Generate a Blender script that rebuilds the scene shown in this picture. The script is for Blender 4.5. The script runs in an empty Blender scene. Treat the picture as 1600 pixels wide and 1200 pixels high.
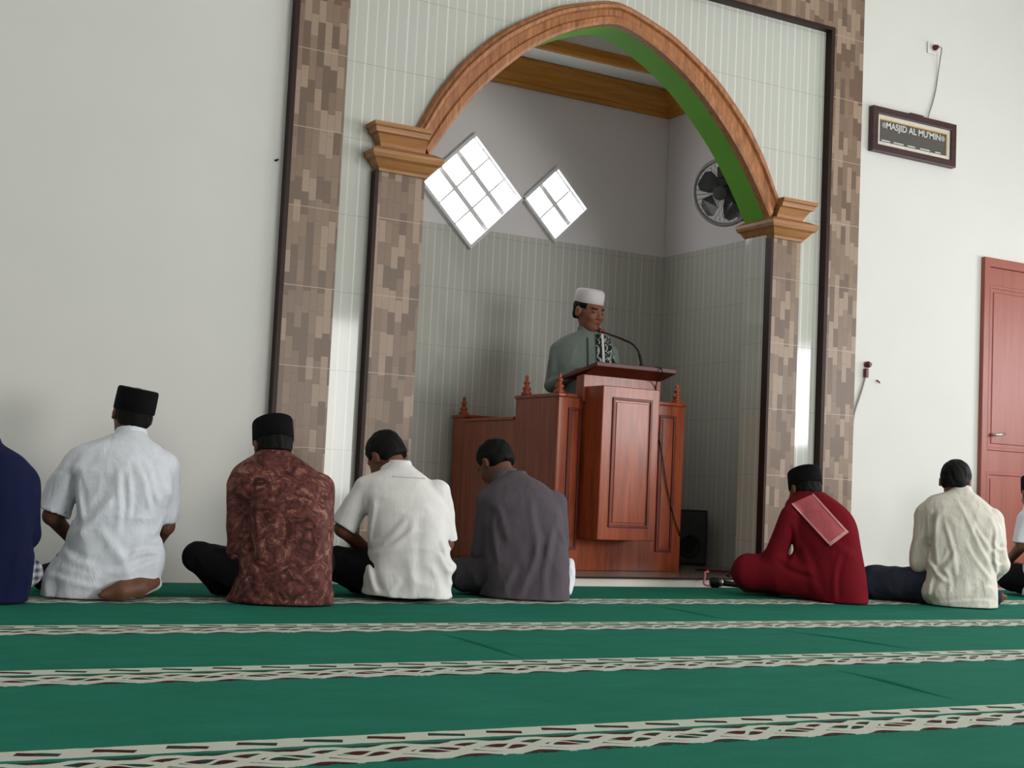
import bpy, bmesh, math, random
import numpy as np
from mathutils import Vector, Matrix

random.seed(7)
np.random.seed(7)
SC = bpy.context.scene
COL = SC.collection
PI = math.pi

# ------------------------------------------------------------------ camera
cam_data = bpy.data.cameras.new('camera')
cam = bpy.data.objects.new('camera', cam_data)
COL.objects.link(cam)
cam_data.sensor_width = 36.0
cam_data.lens = 48.0
cam_data.clip_end = 200
_r = Vector((0.8683137, -0.4938233, 0.0465825))
_d = Vector((0.0786605, 0.0443677, -0.9959137))
_f = Vector((0.4897386, 0.8684296, 0.0773695))
_m = Matrix(((_r.x, -_d.x, -_f.x), (_r.y, -_d.y, -_f.y), (_r.z, -_d.z, -_f.z))).to_4x4()
_m.translation = Vector((0.0, -6.5, 0.5087))
cam.matrix_world = _m
SC.camera = cam

# ------------------------------------------------------------------ world, daylight, exposure
SC.view_settings.view_transform = 'Standard'
SC.view_settings.look = 'None'
SC.view_settings.exposure = 0.14
SC.view_settings.gamma = 1.0
SC.view_settings.use_curve_mapping = False
W = bpy.data.worlds.new('sky')
SC.world = W
W.use_nodes = True
W.node_tree.nodes['Background'].inputs[0].default_value = (0.92, 0.97, 1.0, 1)
W.node_tree.nodes['Background'].inputs[1].default_value = 2.2


def area(name, loc, aim, sx, sy, power, color=(1, 1, 1)):
    l = bpy.data.lights.new(name, 'AREA')
    l.shape = 'RECTANGLE'
    l.size, l.size_y = sx, sy
    l.energy = power
    l.color = color
    o = bpy.data.objects.new(name, l)
    COL.objects.link(o)
    o.location = loc
    o.rotation_euler = (Vector(aim) - Vector(loc)).to_track_quat('-Z', 'Y').to_euler()
    return o


# daylight coming in through the openings of the hall (right wall, rear wall)
RIGHT_WINDOWS = (-1.9, -4.4, -6.9)
for i, y in enumerate(RIGHT_WINDOWS):
    area('window_light', (9.75, y, 1.62), (4.0, y + 0.6, 1.0), 1.5, 1.0, (56, 88, 94)[i], (0.97, 0.98, 1.0))
for x in (6.2,):
    area('door_light', (x, -10.3, 1.5), (x, 0, 1.6), 3.8, 2.3, 270, (1.0, 0.985, 0.95))


# ------------------------------------------------------------------ materials
def s2l(c):
    return tuple(((v / 255) / 12.92 if v / 255 <= 0.04045 else ((v / 255 + 0.055) / 1.055) ** 2.4) for v in c)


class NT:
    """small wrapper that makes writing node trees short"""
    def __init__(self, name, rough=0.6, spec=0.3):
        self.m = bpy.data.materials.new(name)
        self.m.use_nodes = True
        self.t = self.m.node_tree
        self.b = self.t.nodes['Principled BSDF']
        self.b.inputs['Roughness'].default_value = rough
        self.b.inputs['Specular IOR Level'].default_value = spec

    def n(self, kind, **kw):
        x = self.t.nodes.new(kind)
        for k, v in kw.items():
            setattr(x, k, v)
        return x

    def link(self, a, b):
        self.t.links.new(a, b)

    def put(self, sock, v):
        if isinstance(v, bpy.types.NodeSocket):
            self.link(v, sock)
        elif isinstance(v, (tuple, list)):
            sock.default_value = (*v, 1.0) if len(v) == 3 and len(sock.default_value) == 4 else v
        else:
            sock.default_value = v

    def math(self, op, a, b=None, c=None):
        x = self.n('ShaderNodeMath', operation=op)
        self.put(x.inputs[0], a)
        if b is not None:
            self.put(x.inputs[1], b)
        if c is not None:
            self.put(x.inputs[2], c)
        return x.outputs[0]

    def coord(self, which='Object'):
        return self.n('ShaderNodeTexCoord').outputs[which]

    def xyz(self, v):
        s = self.n('ShaderNodeSeparateXYZ')
        self.link(v, s.inputs[0])
        return s.outputs

    def comb(self, x, y, z=0.0):
        c = self.n('ShaderNodeCombineXYZ')
        for i, v in enumerate((x, y, z)):
            self.put(c.inputs[i], v)
        return c.outputs[0]

    def scale(self, v, s):
        x = self.n('ShaderNodeVectorMath', operation='MULTIPLY')
        self.link(v, x.inputs[0])
        x.inputs[1].default_value = s
        return x.outputs[0]

    def noise(self, v, scale=5, detail=3, rough=0.5, dist=0.0, out='Fac'):
        x = self.n('ShaderNodeTexNoise')
        self.link(v, x.inputs['Vector'])
        x.inputs['Scale'].default_value = scale
        x.inputs['Detail'].default_value = detail
        x.inputs['Roughness'].default_value = rough
        x.inputs['Distortion'].default_value = dist
        return x.outputs[out]

    def ramp(self, f, stops, interp='LINEAR'):
        x = self.n('ShaderNodeValToRGB')
        x.color_ramp.interpolation = interp
        e = x.color_ramp.elements
        while len(e) < len(stops):
            e.new(0.5)
        for i, (p, c) in enumerate(stops):
            e[i].position = p
            e[i].color = (*c, 1) if len(c) == 3 else c
        self.link(f, x.inputs[0])
        return x.outputs['Color']

    def mix(self, f, a, b):
        x = self.n('ShaderNodeMix', data_type='RGBA')
        self.put(x.inputs[0], f)
        self.put(x.inputs[6], a)
        self.put(x.inputs[7], b)
        return x.outputs[2]

    def bump(self, h, strength=0.2, dist=0.01):
        x = self.n('ShaderNodeBump')
        x.inputs['Strength'].default_value = strength
        x.inputs['Distance'].default_value = dist
        self.link(h, x.inputs['Height'])
        self.link(x.outputs[0], self.b.inputs['Normal'])

    def color(self, v):
        self.put(self.b.inputs['Base Color'], v)
        return self.m


def paint(name, rgb, rough=0.75, var=0.03, bump=0.05):
    k = NT(name, rough, 0.2)
    c = k.coord()
    f = k.noise(c, 3.0, 4)
    a = s2l(rgb)
    lo = tuple(v * (1 - var * 2) for v in a)
    k.bump(k.noise(c, 60, 3), bump, 0.004)
    return k.color(k.ramp(f, [(0.3, lo), (0.7, a)]))


def plain(name, rgb, rough=0.5, spec=0.4, metal=0.0, var=0.08, nscale=30):
    k = NT(name, rough, spec)
    k.b.inputs['Metallic'].default_value = metal
    a = s2l(rgb)
    lo = tuple(v * (1 - var) for v in a)
    return k.color(k.ramp(k.noise(k.coord(), nscale, 3), [(0.35, lo), (0.65, a)]))


def cloth(name, rgb, rough=0.85, weave=420, var=0.12, sheen=0.0, wrinkle=0.25):
    k = NT(name, rough, 0.15)
    c = k.coord()
    a = s2l(rgb)
    lo = tuple(v * (1 - var) for v in a)
    col = k.ramp(k.noise(c, 9, 4), [(0.3, lo), (0.7, a)])
    k.b.inputs['Sheen Weight'].default_value = sheen
    w = k.noise(k.scale(c, (1, 1, 0.45)), 16, 4, 0.55, 0.6)
    w2 = k.noise(c, weave, 1)
    k.bump(k.math('ADD', w, k.math('MULTIPLY', w2, 0.06)), wrinkle, 0.03)
    return k.color(col)


def wood(name, dark, light, rough=0.35, axis='z', scale=6.0, coat=0.0):
    k = NT(name, rough, 0.45)
    c = k.coord()
    st = {'z': (9, 9, 0.7), 'x': (0.7, 9, 9), 'y': (9, 0.7, 9)}[axis]
    g = k.noise(k.scale(c, st), scale, 5, 0.6, 0.7)
    g2 = k.noise(k.scale(c, tuple(v * 4 for v in st)), scale, 3, 0.6)
    f = k.math('ADD', k.math('MULTIPLY', g, 0.75), k.math('MULTIPLY', g2, 0.25))
    k.bump(g2, 0.06, 0.004)
    k.b.inputs['Coat Weight'].default_value = coat
    k.b.inputs['Coat Roughness'].default_value = 0.12
    return k.color(k.ramp(f, [(0.35, s2l(dark)), (0.65, s2l(light))]))


def stripe_panel_mat(name, base, line, axis='x'):
    """pale glossy wall tile printed with fine vertical lines and a joint every 40 cm"""
    k = NT(name, 0.07, 0.4)
    o = k.xyz(k.coord())
    u = o[0] if axis == 'x' else o[1]
    fr = k.math('FRACT', k.math('DIVIDE', u, 0.116))
    d1 = k.math('ABSOLUTE', k.math('SUBTRACT', fr, 0.25))
    d2 = k.math('ABSOLUTE', k.math('SUBTRACT', fr, 0.72))
    l1 = k.math('LESS_THAN', d1, 0.036)
    l2 = k.math('MULTIPLY', k.math('LESS_THAN', d2, 0.036), 0.6)
    f = k.math('MINIMUM', k.math('ADD', l1, l2), 1.0)
    col = k.mix(f, s2l(base), s2l(line))
    jz = k.math('FRACT', k.math('DIVIDE', k.math('SUBTRACT', o[2], 0.2665), 0.404))
    joint = k.math('LESS_THAN', jz, 0.008)
    col = k.mix(k.math('MULTIPLY', joint, 0.45), col, s2l((120, 124, 118)))
    return k.color(col)


def mosaic_mat(name, lift=0.0):
    """printed brown tile: columns of upright blocks in four browns"""
    k = NT(name, 0.42, 0.4)
    o = k.xyz(k.coord())
    u = k.math('ADD', o[0], k.math('MULTIPLY', o[1], 1.0))
    z = k.math('SUBTRACT', o[2], 0.2665)
    ci = k.math('FLOOR', k.math('DIVIDE', u, 0.0388))
    wn = k.n('ShaderNodeTexWhiteNoise', noise_dimensions='1D')
    k.link(ci, wn.inputs['W'])
    zz = k.math('DIVIDE', k.math('ADD', z, k.math('MULTIPLY', wn.outputs[0], 0.115)), 0.115)
    ri = k.math('FLOOR', zz)
    w2 = k.n('ShaderNodeTexWhiteNoise', noise_dimensions='2D')
    k.link(k.comb(ci, ri), w2.inputs['Vector'])
    c = k.ramp(w2.outputs[0], [(0.0, s2l((106, 84, 69))), (0.24, s2l((128, 104, 87))), (0.5, s2l((136, 112, 94))), (0.74, s2l((162, 138, 119)))], 'CONSTANT')
    fine = k.noise(k.scale(k.coord(), (1, 1, 0.4)), 160, 3)
    c = k.mix(k.math('MULTIPLY', fine, 0.35), c, s2l((112, 92, 80)))
    eu = k.math('LESS_THAN', k.math('FRACT', k.math('DIVIDE', u, 0.0388)), 0.07)
    ez = k.math('LESS_THAN', k.math('FRACT', zz), 0.03)
    c = k.mix(k.math('MULTIPLY', k.math('MAXIMUM', eu, ez), 0.4), c, s2l((90, 70, 58)))
    jz = k.math('FRACT', k.math('DIVIDE', z, 0.404))
    joint = k.math('LESS_THAN', jz, 0.011)
    c = k.mix(k.math('MULTIPLY', joint, 0.8), c, s2l((176, 158, 142)))
    k.bump(w2.outputs[0], 0.25, 0.003)
    return k.color(c)


def carpet_mat():
    k = NT('prayer_carpet_pile', 0.95, 0.1)
    k.b.inputs['Sheen Weight'].default_value = 0.0
    co = k.coord()
    o = k.xyz(co)
    s, v = o[0], o[1]                       # along the roll, across it (0 near edge .. 1.02 far edge)
    wob = k.math('MULTIPLY', k.math('SUBTRACT', k.noise(co, 22, 2), 0.5), 0.012)
    v2 = k.math('ADD', v, wob)
    green = k.ramp(k.noise(k.scale(co, (1, 2.5, 1)), 3.5, 5, 0.65), [(0.3, s2l((30, 112, 92))), (0.7, s2l((38, 128, 106)))])
    fib = k.noise(co, 350, 2)
    green = k.mix(k.math('MULTIPLY', fib, 0.35), green, s2l((24, 98, 80)))
    white, maroon, dark = s2l((205, 208, 196)), s2l((74, 28, 32)), s2l((40, 66, 54))

    def inside(a, b):
        return k.math('MULTIPLY', k.math('GREATER_THAN', v2, a), k.math('LESS_THAN', v2, b))
    # thin band: v 0.172..0.255 (white with slanted maroon leaves)
    t1 = k.math('DIVIDE', k.math('SUBTRACT', v2, 0.172), 0.083)
    ph = k.math('FRACT', k.math('ADD', k.math('DIVIDE', s, 0.135), k.math('MULTIPLY', t1, 0.75)))
    leaf = k.math('LESS_THAN', k.math('ADD', k.math('MULTIPLY', k.math('ABSOLUTE', k.math('SUBTRACT', ph, 0.5)), 2.1), k.math('MULTIPLY', k.math('ABSOLUTE', k.math('SUBTRACT', t1, 0.52)), 2.2)), 0.66)
    edge = k.math('LESS_THAN', k.math('ABSOLUTE', k.math('SUBTRACT', k.math('ABSOLUTE', k.math('SUBTRACT', ph, 0.5)), 0.42)), 0.035)
    c1 = k.mix(leaf, white, k.mix(k.math('GREATER_THAN', k.noise(co, 7, 1), 0.5), maroon, dark))
    # wide band: v 0..0.15 (white strands plaited over maroon and green)
    t2 = k.math('DIVIDE', v2, 0.15)

    def strand(L, off, amp, cen, w):
        y = k.math('ADD', k.math('MULTIPLY', k.math('SINE', k.math('ADD', k.math('MULTIPLY', s, 2 * PI / L), off)), amp), cen)
        return k.math('LESS_THAN', k.math('ABSOLUTE', k.math('SUBTRACT', t2, y)), w)
    sA = strand(0.30, 0.0, 0.27, 0.5, 0.105)
    sB = strand(0.30, PI, 0.27, 0.5, 0.105)
    sC = strand(0.15, 0.8, 0.10, 0.84, 0.10)
    sD = strand(0.15, 2.4, 0.10, 0.16, 0.10)
    f = k.math('MAXIMUM', k.math('MAXIMUM', k.math('MAXIMUM', sA, sB), strand(0.10, 1.0, 0.12, 0.5, 0.045)), k.math('MAXIMUM', sC, sD))
    under = k.mix(k.math('GREATER_THAN', k.noise(k.scale(co, (1, 0.6, 1)), 16, 1), 0.52), maroon, dark)
    c2 = k.mix(f, under, white)
    col = k.mix(inside(0.172, 0.255), green, c1)
    col = k.mix(inside(0.0, 0.15), col, c2)
    k.bump(fib, 0.5, 0.006)
    return k.color(col)


def batik_mat():
    k = NT('batik_cloth', 0.7, 0.25)
    co = k.coord()
    w = k.n('ShaderNodeTexNoise')
    k.link(co, w.inputs['Vector'])
    w.inputs['Scale'].default_value = 9
    w.inputs['Detail'].default_value = 3
    warp = k.n('ShaderNodeVectorMath', operation='MULTIPLY_ADD')
    k.link(w.outputs['Color'], warp.inputs[0])
    warp.inputs[1].default_value = (0.10, 0.10, 0.10)
    k.link(co, warp.inputs[2])
    vo = k.n('ShaderNodeTexVoronoi', feature='F1')
    k.link(warp.outputs[0], vo.inputs['Vector'])
    vo.inputs['Scale'].default_value = 21
    wv = k.n('ShaderNodeTexNoise')
    k.link(warp.outputs[0], wv.inputs['Vector'])
    wv.inputs['Scale'].default_value = 15
    wv.inputs['Detail'].default_value = 2.5
    wv.inputs['Distortion'].default_value = 2.2
    c = k.ramp(wv.outputs['Fac'], [(0.32, s2l((44, 20, 21))), (0.44, s2l((92, 45, 45))), (0.57, s2l((116, 64, 62))), (0.68, s2l((158, 114, 98)))])
    petal = k.math('MULTIPLY', k.math('LESS_THAN', k.math('ABSOLUTE', k.math('SUBTRACT', vo.outputs['Distance'], 0.46)), 0.05), 0.6)
    c = k.mix(petal, c, s2l((54, 26, 26)))
    heart = k.math('MULTIPLY', k.math('LESS_THAN', vo.outputs['Distance'], 0.17), 0.5)
    c = k.mix(heart, c, s2l((146, 106, 90)))
    c = k.mix(k.math('MULTIPLY', k.noise(co, 5, 2), 0.35), c, s2l((92, 54, 38)))
    k.bump(k.noise(k.scale(co, (1, 1, 0.5)), 14, 4), 0.25, 0.03)
    return k.color(c)


def tartan_mat(name, a, b, sc):
    k = NT(name, 0.9, 0.1)
    o = k.xyz(k.coord())
    f = k.math('MULTIPLY', k.math('ADD', k.math('SINE', k.math('MULTIPLY', o[0], sc)), k.math('SINE', k.math('MULTIPLY', o[2], sc * 1.1))), 0.25)
    return k.color(k.mix(k.math('ADD', f, 0.5), s2l(a), s2l(b)))


def emit(name, rgb, strength):
    k = NT(name, 0.3)
    k.b.inputs['Emission Color'].default_value = (*rgb, 1)
    k.b.inputs['Emission Strength'].default_value = strength
    return k.color(s2l((240, 240, 240)))


M = dict(
    wall=paint('white_wall_paint', (219, 217, 213), var=0.012),
    alcove=paint('alcove_wall_paint', (224, 220, 222), var=0.012),
    ceil=paint('ceiling_paint', (228, 228, 224)),
    stripe=stripe_panel_mat('striped_wall_tile', (192, 192, 185), (217, 218, 211)),
    stripe_y=stripe_panel_mat('striped_wall_tile_side', (192, 192, 185), (217, 218, 211), 'y'),
    mosaic=mosaic_mat('brown_block_tile'),
    darktrim=plain('dark_brown_trim', (50, 33, 28), 0.5, 0.2),
    archwood=wood('arch_painted_wood', (128, 74, 40), (184, 122, 74), 0.45, 'z', 5),
    capwood=wood('capital_painted_wood', (142, 92, 52), (178, 126, 78), 0.45, 'x', 4),
    gold=wood('golden_cornice_paint', (176, 116, 36), (204, 142, 58), 0.4, 'x', 4),
    green=paint('green_paint', (104, 168, 54), 0.6, 0.05),
    pulpit=wood('varnished_pulpit_wood', (126, 53, 28), (176, 82, 45), 0.28, 'z', 3.0, 0.14),
    pulpit_dark=wood('dark_moulding_wood', (92, 30, 20), (116, 44, 28), 0.35, 'z', 3.0),
    slab=wood('lectern_top_wood', (68, 22, 16), (90, 33, 22), 0.4, 'x', 3.0),
    door=wood('salmon_painted_door', (144, 74, 62), (158, 86, 72), 0.45, 'z', 2.0),
    granite=plain('grey_granite', (132, 122, 110), 0.25, 0.5, 0, 0.35, 90),
    riser=paint('white_ceramic_step', (222, 219, 212), 0.35),
    hallfloor=plain('hall_floor_tile', (200, 198, 190), 0.3, 0.5),
    carpet=carpet_mat(),
    black=plain('black_plastic', (22, 21, 22), 0.45, 0.4),
    darkgrey=plain('dark_grey_metal', (58, 60, 60), 0.4, 0.5),
    grille=plain('fan_grille_wire', (150, 152, 152), 0.4, 0.5),
    chrome=plain('brushed_metal', (205, 205, 200), 0.25, 0.6, 0.8),
    white=plain('white_plastic', (230, 230, 226), 0.4, 0.4),
    signwood=wood('sign_frame_wood', (50, 28, 30), (70, 42, 42), 0.4, 'x', 4),
    mat=plain('cream_sign_mount', (214, 208, 198), 0.5, 0.3),
    screen=plain('dark_sign_panel', (88, 82, 80), 0.3, 0.5),
    signtext=plain('pale_sign_lettering', (206, 206, 204), 0.5, 0.3),
    signgold=plain('gold_sign_edge', (220, 168, 104), 0.4, 0.4),
    red=plain('red_plastic', (190, 40, 40), 0.4, 0.4),
    pinkwire=plain('pink_wire', (196, 120, 116), 0.5, 0.3),
    greywire=plain('grey_cable', (150, 146, 142), 0.6, 0.3),
    redplug=plain('dark_red_plug', (96, 34, 32), 0.4, 0.4),
    paper=plain('white_paper', (226, 226, 222), 0.8, 0.2, 0, 0.03),
    glassblock=emit('lit_glass_block', (1.0, 1.0, 1.0), 8.0),
    winframe=plain('white_window_grout', (226, 226, 228), 0.6, 0.3),
    skin=plain('brown_skin', (134, 88, 66), 0.55, 0.35, 0, 0.14, 18),
    skin_dark=plain('dark_brown_skin', (112, 72, 54), 0.55, 0.35, 0, 0.14, 18),
    lip=plain('lip_skin', (120, 66, 58), 0.5, 0.35),
    brow=plain('brow_hair', (30, 22, 20), 0.8, 0.2),
    hair=plain('black_hair', (13, 11, 11), 0.7, 0.2, 0, 0.4, 120),
    peci=cloth('black_velvet', (17, 15, 17), 0.95, 400, 0.2, 0.0, 0.05),
    peci_white=cloth('white_knit_cap', (222, 216, 220), 0.9, 300, 0.05, 0.1, 0.1),
    navy=cloth('navy_cloth', (20, 26, 62)),
    shirt_white=cloth('white_shirt_cloth', (234, 236, 246), wrinkle=0.35),
    shirt_polo=cloth('off_white_polo_cloth', (240, 236, 235), wrinkle=0.2),
    shirt_beige=cloth('cream_shirt_cloth', (222, 216, 206), wrinkle=0.45),
    shirt_grey=cloth('slate_grey_cloth', (94, 86, 94), wrinkle=0.3),
    shirt_red=cloth('crimson_cloth', (116, 16, 30), wrinkle=0.15),
    shirt_sage=cloth('sage_grey_cloth', (124, 134, 130), wrinkle=0.25),
    batik=batik_mat(),
    trouser_black=cloth('black_trouser_cloth', (24, 21, 24)),
    trouser_grey=cloth('charcoal_trouser_cloth', (74, 70, 76)),
    jeans=cloth('dark_denim', (52, 57, 72), weave=300, var=0.35),
    sarong=tartan_mat('checked_sarong_cloth', (40, 42, 52), (196, 198, 204), 190.0),
    scarf=cloth('pink_woven_scarf', (206, 104, 112), 0.9, 500, 0.2),
    sorban=None,
    placket=plain('dark_placket_cloth', (62, 68, 68), 0.8, 0.1),
    print=plain('grey_neck_print', (206, 203, 204), 0.8, 0.1),
    crease=plain('green_carpet_fold', (34, 118, 98), 0.95, 0.05),
    scarf_edge=cloth('pale_pink_border', (222, 160, 160), 0.9),
)
_k = NT('dark_patterned_scarf', 0.9, 0.1)
_c = _k.coord()
_f = _k.math('GREATER_THAN', _k.noise(_k.scale(_c, (1.3, 1, 0.8)), 34, 2, 0.5, 1.5), 0.55)
M['sorban'] = _k.color(_k.mix(_f, s2l((38, 42, 40)), s2l((168, 172, 168))))


# ------------------------------------------------------------------ mesh helpers
class MB:
    def __init__(self):
        self.v, self.f, self.mi = [], [], []

    def add(self, vs, fs, mi=0):
        o = len(self.v)
        self.v += [tuple(p) for p in vs]
        self.f += [tuple(i + o for i in f) for f in fs]
        self.mi += [mi] * len(fs)
        return self

    def box(self, a, b, mi=0):
        (x0, y0, z0), (x1, y1, z1) = a, b
        vs = [(x0, y0, z0), (x1, y0, z0), (x1, y1, z0), (x0, y1, z0), (x0, y0, z1), (x1, y0, z1), (x1, y1, z1), (x0, y1, z1)]
        return self.add(vs, [(0, 3, 2, 1), (4, 5, 6, 7), (0, 1, 5, 4), (1, 2, 6, 5), (2, 3, 7, 6), (3, 0, 4, 7)], mi)

    def hexa(self, lo, hi, mi=0):
        """four bottom points, four top points, both counter-clockwise from above"""
        return self.add(list(lo) + list(hi), [(0, 3, 2, 1), (4, 5, 6, 7), (0, 1, 5, 4), (1, 2, 6, 5), (2, 3, 7, 6), (3, 0, 4, 7)], mi)

    def lathe(self, prof, c, n=24, R=None, mi=0, sx=1.0, sy=1.0):
        """prof: (radius, height) pairs, closed with caps"""
        R = R or Matrix.Identity(3)
        vs, fs = [], []
        for r, h in prof:
            for i in range(n):
                a = 2 * PI * i / n
                vs.append(Vector(c) + R @ Vector((r * sx * math.cos(a), r * sy * math.sin(a), h)))
        m = len(prof)
        for j in range(m - 1):
            for i in range(n):
                k = (i + 1) % n
                fs.append((j * n + i, j * n + k, (j + 1) * n + k, (j + 1) * n + i))
        fs.append(tuple(reversed(range(n))))
        fs.append(tuple(range((m - 1) * n, m * n)))
        return self.add(vs, fs, mi)

    def tube(self, pts, r, n=10, mi=0, closed=False):
        P = [Vector(p) for p in pts]
        rs = r if isinstance(r, (list, tuple)) else [r] * len(P)
        vs, fs = [], []
        up = None
        m = len(P)
        for i, p in enumerate(P):
            if closed:
                t = (P[(i + 1) % m] - P[i - 1]).normalized()
            else:
                t = (P[min(i + 1, m - 1)] - P[max(i - 1, 0)]).normalized()
            if up is None:
                up = t.orthogonal().normalized()
            up = (up - t * up.dot(t))
            up = up.normalized() if up.length > 1e-6 else t.orthogonal().normalized()
            w = t.cross(up)
            for k in range(n):
                a = 2 * PI * k / n
                vs.append(p + (up * math.cos(a) + w * math.sin(a)) * rs[i])
        for i in range(m if closed else m - 1):
            for k in range(n):
                l = (k + 1) % n
                j = (i + 1) % m
                fs.append((i * n + k, i * n + l, j * n + l, j * n + k))
        if not closed:
            fs.append(tuple(reversed(range(n))))
            fs.append(tuple(range((m - 1) * n, m * n)))
        return self.add(vs, fs, mi)

    def ring_frame(self, x0, x1, z0, z1, w, y0, y1, mi=0):
        """one connected rectangular frame in the XZ plane, w wide, between y0 (front) and y1 (back)"""
        o = [(x0, z0), (x1, z0), (x1, z1), (x0, z1)]
        i = [(x0 + w, z0 + w), (x1 - w, z0 + w), (x1 - w, z1 - w), (x0 + w, z1 - w)]
        vs = [(a, y0, b) for a, b in o] + [(a, y0, b) for a, b in i] + [(a, y1, b) for a, b in o] + [(a, y1, b) for a, b in i]
        fs = []
        for k in range(4):
            l = (k + 1) % 4
            fs += [(k, l, 4 + l, 4 + k), (8 + l, 8 + k, 12 + k, 12 + l), (k, 8 + k, 8 + l, l), (4 + k, 4 + l, 12 + l, 12 + k)]
        return self.add(vs, fs, mi)

    def sweep(self, rows, mi=0, cap=True):
        """rows: list of equal-length point loops (closed cross-sections)"""
        n = len(rows[0])
        vs = [p for r in rows for p in r]
        fs = []
        for j in range(len(rows) - 1):
            for i in range(n):
                k = (i + 1) % n
                fs.append((j * n + i, j * n + k, (j + 1) * n + k, (j + 1) * n + i))
        if cap:
            fs.append(tuple(reversed(range(n))))
            fs.append(tuple(range((len(rows) - 1) * n, len(rows) * n)))
        return self.add(vs, fs, mi)

    def build(self, name, mats, parent=None, bevel=0.0, smooth=False, seg=2):
        me = bpy.data.meshes.new(name)
        off = Vector((0, 0, 0))
        if parent is not None:
            par = parent
            while par is not None:
                off += Vector(par.location)
                par = par.parent
        me.from_pydata([tuple(Vector(p) - off) for p in self.v], [], self.f)
        bm = bmesh.new()
        bm.from_mesh(me)
        bmesh.ops.recalc_face_normals(bm, faces=bm.faces)
        bm.to_mesh(me)
        bm.free()
        for m in (mats if isinstance(mats, (list, tuple)) else [mats]):
            me.materials.append(m)
        for p, m in zip(me.polygons, self.mi):
            p.material_index = m
            p.use_smooth = smooth
        o = bpy.data.objects.new(name, me)
        COL.objects.link(o)
        if parent is not None:
            o.parent = parent
        if bevel:
            b = o.modifiers.new('bevel', 'BEVEL')
            b.width = bevel
            b.segments = seg
            b.limit_method = 'ANGLE'
            b.angle_limit = math.radians(35)
        return o


def tag(o, label=None, cat=None, group=None, kind=None):
    if label:
        o['label'] = label
    if cat:
        o['category'] = cat
    if group:
        o['group'] = group
    if kind:
        o['kind'] = kind
    return o


def thing(name, loc, label, cat, group=None, rotz=0.0):
    o = bpy.data.objects.new(name, None)
    COL.objects.link(o)
    o.location = loc
    o.rotation_euler = (0, 0, rotz)
    o.empty_display_size = 0.1
    return tag(o, label, cat, group)


def struct(o, label=None):
    o['kind'] = 'structure'
    if label:
        o['label'] = label
    return o


def spline(pts, n):
    """Catmull-Rom through points, n samples per span"""
    P = [Vector(p) for p in pts]
    P = [P[0] * 2 - P[1]] + P + [P[-1] * 2 - P[-2]]
    out = []
    for i in range(1, len(P) - 2):
        for k in range(n):
            t = k / n
            a, b, c, d = P[i - 1:i + 3]
            out.append(0.5 * ((2 * b) + (c - a) * t + (2 * a - 5 * b + 4 * c - d) * t * t + (3 * b - a - 3 * c + d) * t ** 3))
    out.append(P[-2])
    return out


# ------------------------------------------------------------------ the hall shell
XL, XR, YB, ZC = -1.0, 9.4, -9.8, 4.25
T = 0.19                                   # thickness of the wall round the arch
ARC_X = 4.232
OUT_H = [(0, 3.352), (0.1, 3.336), (0.26, 3.288), (0.40, 3.238), (0.55, 3.155), (0.70, 3.062), (0.82, 2.965), (0.97, 2.815), (1.05, 2.71), (1.13, 2.59), (1.235, 2.385)]
IN_H = [(0, 3.212), (0.08, 3.200), (0.20, 3.160), (0.32, 3.108), (0.445, 3.040), (0.58, 2.947), (0.70, 2.843), (0.82, 2.725), (0.93, 2.598), (1.04, 2.447), (1.165, 2.250)]
OX = 1.18                                  # half width of the opening between the jambs


def arch_points(table, n=6):
    half = [(a, z) for a, z in table]
    pts = [(-a, 0, z) for a, z in reversed(half)]
    left = spline(pts, n)
    right = [Vector((-p.x, 0, p.z)) for p in reversed(left)]
    return [(ARC_X + p.x, p.z) for p in left] + [(ARC_X + p.x, p.z) for p in right[1:]]


arch_in = arch_points(IN_H)
arch_out = arch_points(OUT_H)
SPR = 2.22                                 # springing height, top of the jambs
soffit = [(ARC_X - OX, 0.0), (ARC_X - OX, SPR)] + [(x, z) for x, z in arch_in] + [(ARC_X + OX, SPR), (ARC_X + OX, 0.0)]

# front wall: white paint outside the surround, striped tile inside it, opening under the arch
PL0, PL1, PR0, PR1, PT0, PT1 = 2.304, 2.576, 5.880, 6.130, 3.543, 3.815
wb = MB()


def wall_strip(x0, x1, z0a, z0b, z1, y, mi):
    wb.add([(x0, y, z0a), (x1, y, z0b), (x1, y, z1), (x0, y, z1)], [(0, 1, 2, 3)], mi)


for y, front in ((0.0, True), (T, False)):
    P_ = (1 if front else 0)
    wall_strip(XL, PL1, -0.03, -0.03, ZC, y, 0)
    wall_strip(PR0, XR, -0.03, -0.03, ZC, y, 0)
    wall_strip(PL1, ARC_X - OX, -0.03, -0.03, PT0, y, P_)
    wall_strip(ARC_X + OX, PR0, -0.03, -0.03, PT0, y, P_)
    wall_strip(PL1, PR0, PT0, PT0, ZC, y, 0)
    up = soffit[1:-1]
    for (xa, za), (xb, zb) in zip(up[:-1], up[1:]):
        if xb - xa > 1e-5:
            wall_strip(xa, xb, za, zb, PT0, y, P_)
for (xa, za), (xb, zb) in zip(soffit[:-1], soffit[1:]):
    side = abs(xb - xa) < 1e-6
    wb.add([(xa, 0, za), (xb, 0, zb), (xb, T, zb), (xa, T, za)], [(0, 1, 2, 3)], 2 if side else 3)
wb.add([(XL, 0, ZC), (XR, 0, ZC), (XR, T, ZC), (XL, T, ZC)], [(0, 1, 2, 3)])
wall_front = wb.build('wall_front', [M['wall'], M['stripe'], M['stripe_y'], M['green']])
struct(wall_front, 'white front wall with striped pale tile round a green-lined arched opening')

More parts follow.
